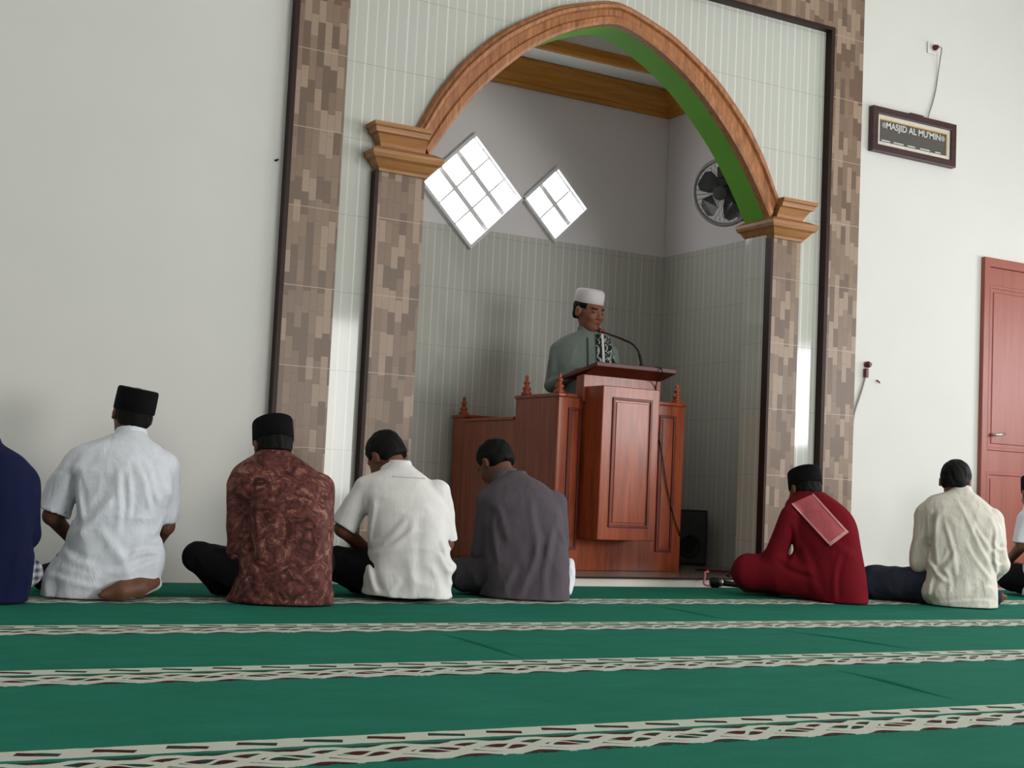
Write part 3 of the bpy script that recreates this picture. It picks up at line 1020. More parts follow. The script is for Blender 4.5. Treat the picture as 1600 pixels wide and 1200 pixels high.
fan_pts(MB().tube(circle(0.225, 0.0), 0.014, 8, closed=True)).build('cage_rim', M['grille'], fn, smooth=True)
cg = MB()
cg.lathe([(0.05, 0.062), (0.05, 0.066), (0.01, 0.07)], (0, 0, 0), 20)
for k in range(36):
    a = 2 * PI * k / 36
    c_, s_ = math.cos(a), math.sin(a)
    cg.tube([(0.045 * c_, 0.045 * s_, 0.064), (0.15 * c_, 0.15 * s_, 0.055), (0.225 * c_, 0.225 * s_, 0.0)], 0.0012, 5)
fan_pts(cg).build('front_cage', M['darkgrey'], fn)
cg = MB()
cg.lathe([(0.06, -0.085), (0.06, -0.08)], (0, 0, 0), 20)
for k in range(36):
    a = 2 * PI * k / 36
    c_, s_ = math.cos(a), math.sin(a)
    cg.tube([(0.055 * c_, 0.055 * s_, -0.082), (0.17 * c_, 0.17 * s_, -0.07), (0.225 * c_, 0.225 * s_, 0.0)], 0.0012, 5)
fan_pts(cg).build('rear_cage', M['darkgrey'], fn)
for k in range(5):
    a = 2 * PI * k / 5
    u, w = Vector((math.cos(a), math.sin(a), 0)), Vector((-math.sin(a), math.cos(a), 0))
    b = MB()
    row = []
    for r, hw, tw in ((0.035, 0.02, 0.025), (0.09, 0.055, 0.025), (0.16, 0.075, 0.018), (0.195, 0.045, 0.012)):
        c_ = u * r
        row.append([tuple(c_ - w * hw + Vector((0, 0, -tw))), tuple(c_ + w * hw + Vector((0, 0, tw))), tuple(c_ + w * hw + Vector((0, 0, tw + 0.003))), tuple(c_ - w * hw + Vector((0, 0, -tw + 0.003)))])
    b.sweep(row)
    fan_pts(b).build('blade', M['darkgrey'], fn, smooth=False)
fan_pts(MB().lathe([(0.04, 0.03), (0.045, 0.0), (0.06, -0.09), (0.06, -0.17), (0.03, -0.19)], (0, 0, 0), 20)).build('motor_housing', M['darkgrey'], fn)
back = fc - fd * 0.17
MB().tube([tuple(back), (5.95, 1.0, 2.60), (NX1 + 0.002, 0.99, 2.56)], 0.022, 12).build('bracket', M['darkgrey'], fn, smooth=True)
MB().box((NX1 - 0.006, 0.93, 2.47), (NX1 + 0.004, 1.05, 2.66)).build('wall_plate', M['darkgrey'], fn, 0.004)

# loose leads and a black handset lying on the platform edge by the man in crimson
ld = MB().tube(spline([(5.34, 0.36, PZ + 0.012), (5.22, 0.22, PZ + 0.03), (5.12, 0.08, PZ + 0.03), (5.05, 0.02, PZ + 0.03), (5.02, -0.02, PZ + 0.01), (5.00, -0.04, 0.012), (5.03, -0.06, 0.003), (5.10, -0.08, 0.003)], 6), 0.006, 8).build('tangled_lead', M['pinkwire'], smooth=True)
tag(ld, 'tangled pinkish lead lying over the platform edge beside the pulpit', 'cable')
ht = thing('handheld_microphone', (5.03, -0.19, 0.0), 'black handheld microphone lying on the carpet next to the knee of the man in crimson', 'microphone')
MB().tube([(4.955, -0.150, 0.031), (4.965, -0.155, 0.031), (5.00, -0.172, 0.031), (5.012, -0.178, 0.031)], [0.016, 0.030, 0.030, 0.020], 16).build('head', M['black'], ht, smooth=True)
MB().tube([(5.012, -0.178, 0.031), (5.022, -0.183, 0.031)], 0.021, 16).build('collar_ring', M['chrome'], ht, smooth=True)
MB().tube([(5.022, -0.183, 0.030), (5.10, -0.222, 0.022), (5.18, -0.262, 0.016)], [0.018, 0.015, 0.013], 14).build('handle', M['black'], ht, smooth=True)
rd = MB().tube(spline([(5.44, 0.62, PZ + 0.010), (5.46, 0.44, PZ + 0.014), (5.55, 0.36, PZ + 0.012), (5.40, 0.25, PZ + 0.010), (5.30, 0.10, PZ + 0.009)], 6), 0.008, 8).build('extension_lead', M['redplug'], smooth=True)
tag(rd, 'dark red extension lead curling on the granite platform beside the speaker', 'cable')

# ------------------------------------------------------------------ people: smooth bodies and clothes grown from distance fields
def hash3(i, j, k):
    h = (i * 374761393 + j * 668265263 + k * 1274126177) & 0xFFFFFFFF
    h = ((h ^ (h >> 13)) * 1274126177) & 0xFFFFFFFF
    return ((h ^ (h >> 16)) & 0xFFFF) / 65535.0


def vnoise(P):
    I = np.floor(P).astype(np.int64)
    F = P - I
    F = F * F * (3 - 2 * F)
    out = 0.0
    for dx in (0, 1):
        wx = F[..., 0] if dx else 1 - F[..., 0]
        for dy in (0, 1):
            wy = F[..., 1] if dy else 1 - F[..., 1]
            for dz in (0, 1):
                wz = F[..., 2] if dz else 1 - F[..., 2]
                out = out + wx * wy * wz * hash3(I[..., 0] + dx, I[..., 1] + dy, I[..., 2] + dz)
    return out * 2 - 1


class SDF:
    def __init__(self, lo, hi, h):
        self.h = h
        self.lo = np.array(lo, float)
        n = np.ceil((np.array(hi) - self.lo) / h).astype(int) + 1
        self.ax = [self.lo[i] + h * np.arange(n[i]) for i in range(3)]
        self.F = np.full(tuple(n), 0.5)

    def sub(self, lo, hi, pad):
        s = []
        for i in range(3):
            a = np.searchsorted(self.ax[i], lo[i] - pad)
            b = np.searchsorted(self.ax[i], hi[i] + pad)
            s.append(slice(max(a, 0), max(b, 0)))
        return tuple(s)

    def pts(self, s):
        g = np.meshgrid(*[self.ax[i][s[i]] for i in range(3)], indexing='ij')
        return np.stack(g, -1)

    def op(self, s, d, k, mode='u'):
        A = self.F[s]
        if A.size == 0:
            return
        if mode == 'u':
            if k > 0:
                hh = np.maximum(k - np.abs(A - d), 0) / k
                self.F[s] = np.minimum(A, d) - hh * hh * k * 0.25
            else:
                self.F[s] = np.minimum(A, d)
        else:                               # smooth subtraction
            d = -d
            hh = np.maximum(k - np.abs(A - d), 0) / max(k, 1e-6)
            self.F[s] = np.maximum(A, d) + hh * hh * k * 0.25

    def cone(self, a, b, ra, rb, k=0.02, mode='u'):
        a, b = np.array(a[:3], float), np.array(b[:3], float)
        r = max(ra, rb)
        s = self.sub(np.minimum(a, b) - r, np.maximum(a, b) + r, k + 3 * self.h)
        P = self.pts(s)
        if P.size == 0:
            return
        ba = b - a
        t = np.clip(((P - a) @ ba) / max(ba @ ba, 1e-9), 0, 1)
        d = np.linalg.norm(P - a - t[..., None] * ba, axis=-1) - (ra + (rb - ra) * t)
        self.op(s, d, k, mode)

    def chain(self, pts, rs, k=0.02):
        for a, b, ra, rb in zip(pts[:-1], pts[1:], rs[:-1], rs[1:]):
            self.cone(a, b, ra, rb, k)

    def ell(self, c, r, R=None, k=0.02, mode='u', e=2.0):
        c, r = np.array(c, float), np.array(r, float)
        m = r.max()
        s = self.sub(c - m, c + m, k + 3 * self.h)
        P = self.pts(s)
        if P.size == 0:
            return
        Q = (P - c)
        if R is not None:
            Q = Q @ np.array(R)             # world -> local (R columns are local axes)
        Q = np.abs(Q / r)
        q = (Q ** e).sum(-1) ** (1 / e)
        g = np.sqrt(((Q / r) ** 2).sum(-1)) + 1e-6
        d = q * (q - 1) / g if e == 2.0 else (q - 1) * r.min()
        self.op(s, d, k, mode)

    def torso(self, tab, shrink=0.0, shear=0.0, k=0.03, e=2.35, flare=0.0):
        T_ = np.array(tab, float)
        z = T_[:, 0]
        a = np.maximum(T_[:, 2], 0.050) - shrink
        b = np.maximum(T_[:, 4], 0.050) - shrink
        lo = np.array([(T_[:, 1] - a).min(), (T_[:, 3] - b).min() - abs(shear) * .25, z[0]])
        hi = np.array([(T_[:, 1] + a).max(), (T_[:, 3] + b).max() + abs(shear) * .25, z[-1]])
        s = self.sub(lo, hi, k + 3 * self.h)
        P = self.pts(s)
        zz = self.ax[2][s[2]]

        def curve(y):
            y = np.concatenate([[y[0]], y, [y[-1]]])
            x = np.concatenate([[z[0] - .05], z, [z[-1] + .05]])
            d = np.gradient(y, x)
            i = np.clip(np.searchsorted(x, zz) - 1, 0, len(x) - 2)
            hh = x[i + 1] - x[i]
            t = np.clip((zz - x[i]) / hh, 0, 1)
            return ((1 + 2 * t) * (1 - t) ** 2 * y[i] + t * (1 - t) ** 2 * hh * d[i] + t * t * (3 - 2 * t) * y[i + 1] + t * t * (t - 1) * hh * d[i + 1])
        cx, aa, cy, bb = curve(T_[:, 1]), curve(a), curve(T_[:, 3]), curve(b)
        X = P[..., 0] - cx
        Y = P[..., 1] - cy - shear * X
        q = (np.abs(X / aa) ** e + np.abs(Y / bb) ** e) ** (1 / e)
        d = (q - 1) * np.minimum(aa, bb)
        d = np.maximum(d, np.maximum(P[..., 2] - z[-1], z[0] - P[..., 2]))
        self.op(s, d, k)

    def clip(self, fn):
        g = np.meshgrid(*self.ax, indexing='ij', sparse=True)
        self.F = np.maximum(self.F, fn(*g))

    def wrinkle(self, terms, mask=None):
        """terms: (amplitude, (sx, sy, sz), shear of x by z)"""
        near = np.abs(self.F) < 0.035
        idx = np.nonzero(near)
        P = np.stack([self.ax[i][idx[i]] for i in range(3)], -1)
        d = 0
        for amp, sc, sh, seed in terms:
            Q = P.copy()
            Q[:, 0] = Q[:, 0] + sh * Q[:, 2]
            n = vnoise(Q * np.array(sc) + seed * 17.3)
            d = d + amp * (1 - 2 * np.abs(n))
        if mask is not None:
            d = d * mask(P)
        self.F[idx] -= d

    def crease(self, folds):
        near = np.abs(self.F) < 0.035
        idx = np.nonzero(near)
        X, Z = self.ax[0][idx[0]], self.ax[2][idx[2]]
        Yb = self.ax[1][idx[1]]
        d = np.zeros(len(X))
        for x0, z0, x1, z1, w, amp in folds:
            L_ = math.hypot(x1 - x0, z1 - z0)
            ux, uz = (x1 - x0) / L_, (z1 - z0) / L_
            t = ((X - x0) * ux + (Z - z0) * uz) / L_
            s = -(X - x0) * uz + (Z - z0) * ux + 0.010 * np.sin(t * 4.0 + x0 * 40)
            win = np.clip(np.minimum(t + 0.12, 1.12 - t) / 0.3, 0, 1)
            win = win * win * (3 - 2 * win)
            d += amp * win * (np.exp(-(s / w) ** 2) - 0.7 * np.exp(-((s - 1.7 * w) / w) ** 2))
        self.F[idx] -= d * (Yb < 0.22)

    def front(self, x, z):
        """y of the first surface met from the -y side at (x, z)"""
        i = np.clip((x - self.ax[0][0]) / self.h, 0, len(self.ax[0]) - 1.001)
        k = np.clip((z - self.ax[2][0]) / self.h, 0, len(self.ax[2]) - 1.001)
        a, b = int(i), int(k)
        fi, fk = i - a, k - b
        col = (self.F[a, :, b] * (1 - fi) * (1 - fk) + self.F[a + 1, :, b] * fi * (1 - fk) + self.F[a, :, b + 1] * (1 - fi) * fk + self.F[a + 1, :, b + 1] * fi * fk)
        m = np.nonzero(col < 0)[0]
        if len(m) == 0:
            return None
        j = m[0]
        if j == 0:
            return self.ax[1][0]
        t = col[j - 1] / (col[j - 1] - col[j])
        return self.ax[1][j - 1] + t * self.h

    def drape(self, name, quad, mat, parent, lift_=0.004, thick=0.006, nu=22, nv=30):
        """cloth lying on this surface; quad: four (x, z) corners in order"""
        q = np.array([c[:2] if len(c) == 2 else (c[0], c[2]) for c in quad], float)
        Y = np.full((nv + 1, nu + 1), np.nan)
        XZ = np.zeros((nv + 1, nu + 1, 2))
        for j in range(nv + 1):
            for i in range(nu + 1):
                u, v = i / nu, j / nv
                p = (q[0] * (1 - u) + q[1] * u) * (1 - v) + (q[3] * (1 - u) + q[2] * u) * v
                XZ[j, i] = p
                y = self.front(p[0], p[1])
                Y[j, i] = np.nan if y is None else y
        if np.isnan(Y).any():
            good = np.nanmax(Y)
            Y = np.where(np.isnan(Y), good, Y)
        for _ in range(3):
            Z_ = np.pad(Y, 1, mode='edge')
            Y = np.minimum(Y, (Z_[:-2, 1:-1] + Z_[2:, 1:-1] + Z_[1:-1, :-2] + Z_[1:-1, 2:]) / 4)
        b = MB()
        n = (nu + 1) * (nv + 1)
        vs = [(XZ[j, i, 0], Y[j, i] - lift_ - thick, XZ[j, i, 1]) for j in range(nv + 1) for i in range(nu + 1)]
        vs += [(XZ[j, i, 0], Y[j, i] - lift_ + 0.002, XZ[j, i, 1]) for j in range(nv + 1) for i in range(nu + 1)]
        fs = []
        for j in range(nv):
            for i in range(nu):
                a = j * (nu + 1) + i
                fs.append((a, a + 1, a + nu + 2, a + nu + 1))
                fs.append((n + a + nu + 1, n + a + nu + 2, n + a + 1, n + a))
        rim = [i for i in range(nu + 1)] + [j * (nu + 1) + nu for j in range(1, nv + 1)] + [nv * (nu + 1) + i for i in range(nu - 1, -1, -1)] + [j * (nu + 1) for j in range(nv - 1, 0, -1)]
        for a, c in zip(rim, rim[1:] + rim[:1]):
            fs.append((a, n + a, n + c, c))
        b.add(vs, fs)
        o = b.build(name, mat, None, smooth=True)
        o.parent = parent
        return o

    def mesh(self, name, mats, parent, paint=None, smooth_iter=1):
        F, h = self.F, self.h
        S = F < 0
        nx, ny, nz = F.shape
        corners = [(i, j, k) for i in (0, 1) for j in (0, 1) for k in (0, 1)]
        sl = lambda c: tuple(slice(o, F.shape[a] - 1 + o) for a, o in enumerate(c))
        cnt = sum(S[sl(c)].astype(np.int8) for c in corners)
        mixed = (cnt > 0) & (cnt < 8)
        cell = np.nonzero(mixed)
        n = len(cell[0])
        idx = np.full(mixed.shape, -1, np.int64)
        idx[cell] = np.arange(n)
        acc = np.zeros((n, 3))
        num = np.zeros(n)
        for a in corners:
            for ax in range(3):
                if a[ax] == 0:
                    b = list(a)
                    b[ax] = 1
                    fa = F[cell[0] + a[0], cell[1] + a[1], cell[2] + a[2]]
                    fb = F[cell[0] + b[0], cell[1] + b[1], cell[2] + b[2]]
                    m = (fa < 0) != (fb < 0)
                    t = np.where(m, fa / np.where(m, fa - fb, 1), 0)
                    p = np.tile(np.array(a, float), (n, 1))
                    p[:, ax] += t
                    acc += p * m[:, None]
                    num += m
        V = self.lo + h * (np.stack(cell, -1) + acc / num[:, None])
        quads = []
        for ax in range(3):
            u, w = (ax + 1) % 3, (ax + 2) % 3
            s0 = [slice(None)] * 3
            s1 = [slice(None)] * 3
            s0[ax], s1[ax] = slice(0, -1), slice(1, None)
            ch = S[tuple(s0)] != S[tuple(s1)]
            e = np.array(np.nonzero(ch)).T
            e = e[(e[:, u] > 0) & (e[:, w] > 0) & (e[:, u] < F.shape[u] - 1) & (e[:, w] < F.shape[w] - 1)]
            ins = S[e[:, 0], e[:, 1], e[:, 2]]

            def at(du, dw):
                q = e.copy()
                q[:, u] -= du
                q[:, w] -= dw
                return idx[q[:, 0], q[:, 1], q[:, 2]]
            Q = np.stack([at(1, 1), at(0, 1), at(0, 0), at(1, 0)], -1)
            Q[~ins] = Q[~ins][:, ::-1]
            quads.append(Q)
        Q = np.concatenate(quads)
        Q = Q[(Q >= 0).all(1)]
        for _ in range(smooth_iter):
            A = np.zeros_like(V)
            c = np.zeros(n)
            for i in range(4):
                j = (i + 1) % 4
                np.add.at(A, Q[:, i], V[Q[:, j]])
                np.add.at(c, Q[:, i], 1)
                np.add.at(A, Q[:, j], V[Q[:, i]])
                np.add.at(c, Q[:, j], 1)
            V = V * 0.55 + 0.45 * A / np.maximum(c, 1)[:, None]
        me = bpy.data.meshes.new(name)
        me.vertices.add(len(V))
        me.vertices.foreach_set('co', V.astype(np.float32).ravel())
        me.loops.add(Q.size)
        me.loops.foreach_set('vertex_index', Q.astype(np.int32).ravel())
        me.polygons.add(len(Q))
        me.polygons.foreach_set('loop_start', (np.arange(len(Q)) * 4).astype(np.int32))
        me.polygons.foreach_set('loop_total', np.full(len(Q), 4, np.int32))
        me.update(calc_edges=True)
        for m in (mats if isinstance(mats, (list, tuple)) else [mats]):
            me.materials.append(m)
        me.polygons.foreach_set('use_smooth', np.ones(len(Q), bool))
        if paint is not None:
            ctr = V[Q].mean(1)
            me.polygons.foreach_set('material_index', paint(ctr).astype(np.int32))
        me.validate()
        o = bpy.data.objects.new(name, me)
        COL.objects.link(o)
        o.parent = parent
        return o


def head_frame(p):
    y, x, r = (math.radians(p[k]) for k in ('hy', 'hp', 'hr'))
    R = Matrix.Rotation(-y, 3, 'Z') @ Matrix.Rotation(x, 3, 'X') @ Matrix.Rotation(r, 3, 'Y')
    return np.array(R), np.array(p['head'], float)


def head_parts(S, R, c, hs=1.0):
    L = lambda v: c + R @ (np.array(v, float) * hs)
    E = lambda v, r, k=0.015, e=2.0, mode='u': S.ell(L(v), np.array(r) * hs, R, k, mode, e)
    E((0, -0.012, 0.028), (0.074, 0.093, 0.086))
    E((0, 0.030, -0.035), (0.058, 0.062, 0.078), 0.03)
    E((0, 0.052, -0.085), (0.032, 0.032, 0.024), 0.03)
    E((0, 0.074, 0.022), (0.050, 0.018, 0.012), 0.015)
    for s in (-1, 1):
        E((s * 0.030, 0.092, 0.002), (0.018, 0.014, 0.012), 0.012, 2.0, 's')
        E((s * 0.029, 0.078, 0.001), (0.013, 0.012, 0.010), 0.004)
        E((s * 0.036, 0.066, -0.028), (0.022, 0.022, 0.018), 0.02)
        E((s * 0.078, -0.008, -0.008), (0.011, 0.020, 0.032), 0.006)
        E((s * 0.086, -0.002, -0.008), (0.007, 0.010, 0.016), 0.006, 2.0, 's')
    S.cone(L((0, 0.086, 0.008)), L((0, 0.106, -0.026)), 0.008 * hs, 0.012 * hs, 0.012)
    for s in (-1, 1):
        E((s * 0.013, 0.096, -0.030), (0.009, 0.010, 0.008), 0.008)
    E((0, 0.086, -0.052), (0.022, 0.012, 0.006), 0.006)
    E((0, 0.085, -0.062), (0.019, 0.012, 0.006), 0.006)
    return L


def head_paint(R, c, hs=1.0):
    def f(P):
        Q = (P - c) @ R / hs
        m = np.zeros(len(P), int)
        x, y, z = np.abs(Q[:, 0]), Q[:, 1], Q[:, 2]
        m[(y > 0.07) & (x < 0.020) & (z < -0.049) & (z > -0.066)] = 1
        m[(y > 0.05) & (x > 0.014) & (x < 0.048) & (z > 0.017) & (z < 0.026)] = 2
        m[(y > 0.05) & (x > 0.018) & (x < 0.041) & (z > -0.003) & (z < 0.002)] = 2
        return m
    return f


def hand(S, wrist, palm, spread_hint=(1, 0, 0), curl=0.6):
    w, p = np.array(wrist[:3], float), np.array(palm[:3], float)
    d = p - w
    d = d / max(np.linalg.norm(d), 1e-6)
    s = np.array(spread_hint, float)
    s = s - d * (s @ d)
    s = s / max(np.linalg.norm(s), 1e-6)
    n = np.cross(d, s)
    n = n if n[2] < 0 else -n               # fingers curl downwards
    e = w + d * 0.085
    for o in (-0.022, 0.0, 0.022):
        S.cone(w + s * o * 0.6, e + s * o, 0.019, 0.017, 0.014)
    for i, (o, L_) in enumerate(((-0.033, 0.062), (-0.011, 0.074), (0.011, 0.080), (0.033, 0.070))):
        a = e + s * o
        b = a + (d + n * curl * 0.4) * L_ * 0.5
        c = b + (d * (1 - curl * 0.5) + n * curl) * L_ * 0.5
        S.cone(a, b, 0.0098, 0.009, 0.004)
        S.cone(b, c, 0.009, 0.0075, 0.004)
    a = w + d * 0.030 + s * 0.030
    b = a + d * 0.030 + s * 0.026 + n * 0.008
    S.cone(a, b, 0.013, 0.011, 0.01)
    S.cone(b, b + d * 0.030 + n * 0.010, 0.011, 0.0085, 0.006)


def lift(q, r):
    """keep a limb joint of radius r above the carpet"""
    q = list(q[:3])
    q[2] = max(q[2], r + 0.006)
    return q


ARM_SKIN = (0.046, 0.040, 0.029, 0.026)


def build_person(key, label, cat_label, shirt, trousers, sleeve='long', skin='skin', hat=None, hair=True, hat_tilt=(0, 0), h=0.0095,
                 wr=((0.006, (7, 7, 3.0), 0.25, 1), (0.004, (15, 15, 6), -0.3, 2)), group='men seated on the carpet', robe=False, collar=True, leg_wr=True, shirt_name='shirt', trouser_name='trousers', drapes=(), hs=1.0):
    p = PEOPLE[key]
    root = thing('person', p['loc'], label, cat_label, group, p['rot'])
    R, hc = head_frame(p)
    standing = key == 'preacher'
    A, G = p['arms'], p['legs']
    tab = p['torso']
    xs = [q[0] for v in list(A.values()) + list(G.values()) for q in v] + [t[1] - t[2] for t in tab] + [t[1] + t[2] for t in tab] + [hc[0]]
    lo = np.array([min(xs) - 0.16, -0.42 if standing else -0.12, -0.03])
    hi = np.array([max(xs) + 0.16, 0.30 if standing else 0.82, hc[2] + 0.16])
    if key == 'red':
        hi[1] = 0.78
    # -------- body, one continuous skin
    S = SDF(lo, hi, 0.007 if standing else h)
    body_tab = [t for t in tab]
    S.torso(body_tab[:-3], 0.020, p['shear'], 0.03)
    nk = np.array(p['neck'][:3])
    low = np.array([tab[-4][1], tab[-4][3] + 0.01, tab[-4][0] - 0.02])
    S.cone(low, nk + np.array([0, 0.012, 0]), 0.046, 0.047, 0.01)
    S.cone(nk + np.array([0, 0.012, 0]), hc + R @ np.array([0, -0.018, -0.045]), 0.047, 0.052, 0.02)
    L = head_parts(S, R, hc, hs)
    for sd, a in A.items():
        S.chain([q[:3] for q in a[:3]], [0.043, 0.036, 0.026], 0.015)
        sp_ = (1, 0, 0.0) if sd == 'l' else (-1, 0, 0.0)
        hand(S, a[2], a[3], sp_)
    if standing:
        for s in (-1, 1):
            S.chain([(0.045 + s * 0.09, 0.02, 0.78), (0.045 + s * 0.10, 0.0, 0.45), (0.045 + s * 0.10, 0.02, 0.08)], [0.085, 0.055, 0.040], 0.02)
            S.chain([(0.045 + s * 0.10, 0.03, 0.045), (0.045 + s * 0.10 + 0.08, -0.14, 0.032)], [0.04, 0.03], 0.02)
        S.ell((0.045, 0.01, 0.80), (0.17, 0.115, 0.13), None, 0.03)
    else:
        for a in G.values():
            S.chain([lift(q, q[3]) for q in a], [a[0][3] - 0.02, a[1][3] - 0.014, max(a[2][3] - 0.014, 0.03), 0.032], 0.015)
        for ft in p['feet']:
            S.chain([lift(q, q[3]) for q in ft], [q[3] for q in ft], 0.02)
            e_ = np.array(lift(ft[-1], ft[-1][3]))
            d_ = e_ - np.array(lift(ft[-2], ft[-2][3]))
            d_ /= max(np.linalg.norm(d_), 1e-6)
            side = np.cross(d_, (0, 0, 1.0))
            for q in (-1.6, -0.8, 0.0, 0.8, 1.6):
                S.cone(e_ + side * q * 0.011, e_ + side * q * 0.013 + d_ * 0.030, 0.011, 0.009, 0.006)
        S.ell((tab[0][1], 0.15, 0.12), (tab[0][2] * 0.75, 0.10, 0.10), None, 0.03)
    S.clip(lambda x, y, z: 0.004 - z)
    S.mesh('body', [M[skin], M['lip'], M['brow']], root, head_paint(R, hc, hs))
    # -------- shirt
    S = SDF(lo, hi, 0.0065)
    S.torso(tab, 0.0, p['shear'], 0.03)
    for sd, a in A.items():
        r0, r1 = a[0][3], a[1][3]
        if sleeve == 'long':
            S.cone(a[0], a[1], r0, r1, 0.018)
            S.cone(a[1], a[2], r1 * 0.95, 0.036, 0.016)
        else:
            e = np.array(a[0][:3]) * 0.06 + np.array(a[1][:3]) * 0.94
            S.cone(a[0], e, r0, r1 + 0.006, 0.016)
            ax_ = np.array(a[1][:3]) - np.array(a[0][:3])
            ax_ /= np.linalg.norm(ax_)
            # flat, hollow cuff
            g = S.sub(e - 0.12, e + 0.12, 0.0)
            P = S.pts(g)
            hgt = (P - e) @ ax_
            rad = np.linalg.norm(P - e - hgt[..., None] * ax_, axis=-1)
            cut = np.where(rad < r1 + 0.02, hgt, -1.0)
            inner = np.maximum(rad - (r1 - 0.003), -(hgt + 0.035))
            S.F[g] = np.maximum(S.F[g], cut)
            S.F[g] = np.maximum(S.F[g], -inner)
    if robe:
        for a in G.values():
            S.chain([lift(q, q[3]) for q in a[:3]], [a[0][3] + 0.008, a[1][3] + 0.006, a[2][3] + 0.006], 0.04)
    if wr:
        S.wrinkle(wr, (lambda P: np.clip((tab[-1][0] - 0.06 - P[:, 2]) / 0.1, 0.15, 1)))
    if p.get('folds'):
        S.crease(p['folds'])
    S.clip(lambda x, y, z: 0.005 - z)
    sh = S.mesh(shirt_name, M[shirt], root)
    if collar:
        up = (hc - nk) / np.linalg.norm(hc - nk)
        up = up * 0.5 + np.array([0, 0.1, 0.9]) * 0.5
        up = up / np.linalg.norm(up)
        CS = SDF(nk - 0.12, nk + 0.12, 0.005)
        CS.cone(nk - up * 0.050, nk + up * 0.012, 0.076, 0.063, 0)
        CS.cone(nk - up * 0.090 + np.array([0, 0.012, 0]), nk + up * 0.08 + np.array([0, 0.012, 0]), 0.056, 0.054, 0.003, 's')
        CS.clip(lambda x, y, z: ((x - nk[0]) * up[0] + (y - nk[1]) * up[1] + (z - nk[2]) * up[2]) - 0.014)
        CS.clip(lambda x, y, z: -0.055 - ((x - nk[0]) * up[0] + (y - nk[1]) * up[1] + (z - nk[2]) * up[2]))
        co_ = CS.mesh('collar', M[shirt], sh)
    last = None
    for nm, quad, mat, lf, th in drapes:
        sub_part = nm.startswith('scarf_')
        o = S.drape(nm, [(q[0], q[2]) for q in p[quad]], M[mat], last if sub_part else (root if nm == 'scarf' else sh), lf, th)
        last = o if nm == 'scarf' else last
    # -------- trousers / sarong
    if trousers:
        S = SDF(lo, np.array([hi[0], hi[1], 0.95 if standing else 0.36]), 0.010)
        if standing:
            S.torso([[0.05, 0.045, 0.19, 0.0, 0.15], [0.4, 0.045, 0.185, 0, 0.14], [0.7, 0.045, 0.18, 0, 0.13], [0.9, 0.045, 0.165, 0, 0.115]], 0, 0, 0.01)
        else:
            for a in G.values():
                S.chain([lift(q, q[3]) for q in a], [a[0][3], a[1][3], a[2][3], a[3][3]], 0.025)
            S.ell((tab[1][1], 0.145, 0.10), (max(tab[1][2] - 0.026, 0.12), 0.112, 0.098), None, 0.03, 'u', 2.8)
            if leg_wr:
                S.wrinkle([(0.005, (11, 11, 5), 0.5, 5), (0.003, (22, 22, 14), 0.2, 6)])
            S.clip(lambda x, y, z: 0.004 - z)
        S.mesh(trouser_name, M[trousers], root)
    # -------- hair and cap
    if hair:
        S = SDF(hc - 0.16, hc + 0.16, 0.006)
        hq = hs * (0.955 if standing else 1.0)
        S.ell(hc + R @ np.array([0, -0.014, 0.032]) * hs, np.array((0.080, 0.097, 0.089)) * hq, R, 0)
        S.ell(hc + R @ np.array([0, -0.050, -0.020]) * hs, np.array((0.066, 0.052, 0.052)) * hq, R, 0.02)

        def hairline(x, y, z):
            P = np.stack(np.broadcast_arrays(x, y, z), -1) - hc
            Q = P @ R / hs
            # hairline: high at the forehead, round the ears, low at the nape
            f = np.where(Q[..., 1] > 0.045, 0.062, np.where(Q[..., 1] > -0.005, 0.012 + 0.0, -0.046))
            return np.maximum(f - Q[..., 2], (Q[..., 2] - 0.085) if hat else -1.0)
        S.clip(hairline)
        S.wrinkle([(0.004, (60, 60, 25), 0.3, 9)])
        S.mesh('hair', M['hair'], root, None, 1)
    if hat:
        S = None
        b = MB()
        if hat == 'peci':
            prof = [(0.985, 0.012), (1.01, 0.014), (1.012, 0.05), (1.0, 0.098), (0.975, 0.106), (0.90, 0.110), (0.45, 0.106)]
            ra, rb = 0.0835, 0.1035
        else:
            prof = [(0.985, 0.020), (1.01, 0.022), (1.005, 0.06), (0.97, 0.090), (0.90, 0.102), (0.72, 0.109), (0.4, 0.112)]
            ra, rb = 0.0765 * hs, 0.096 * hs
            prof = [(r_, (0.027 + z_ * 0.94) * hs) for r_, z_ in prof]
        HR = Matrix([list(map(float, r)) for r in R]) @ Matrix.Rotation(math.radians(hat_tilt[0]), 3, 'X') @ Matrix.Rotation(math.radians(hat_tilt[1]), 3, 'Y')
        n = 40
        vs = []
        for r, z in prof:
            for i in range(n):
                a = 2 * PI * i / n
                vs.append(Vector(hc) + HR @ Vector((r * ra * math.cos(a), -0.014 + r * rb * math.sin(a), z)))
        fs = [(j * n + i, j * n + (i + 1) % n, (j + 1) * n + (i + 1) % n, (j + 1) * n + i) for j in range(len(prof) - 1) for i in range(n)]
        fs += [tuple(reversed(range(n))), tuple(range((len(prof) - 1) * n, len(prof) * n))]
        b.v, b.f, b.mi = [tuple(v) for v in vs], fs, [0] * len(fs)
        o = b.build('peci' if hat == 'peci' else 'skullcap', M['peci' if hat == 'peci' else 'peci_white'], None, smooth=True)
        o.parent = root
    return root

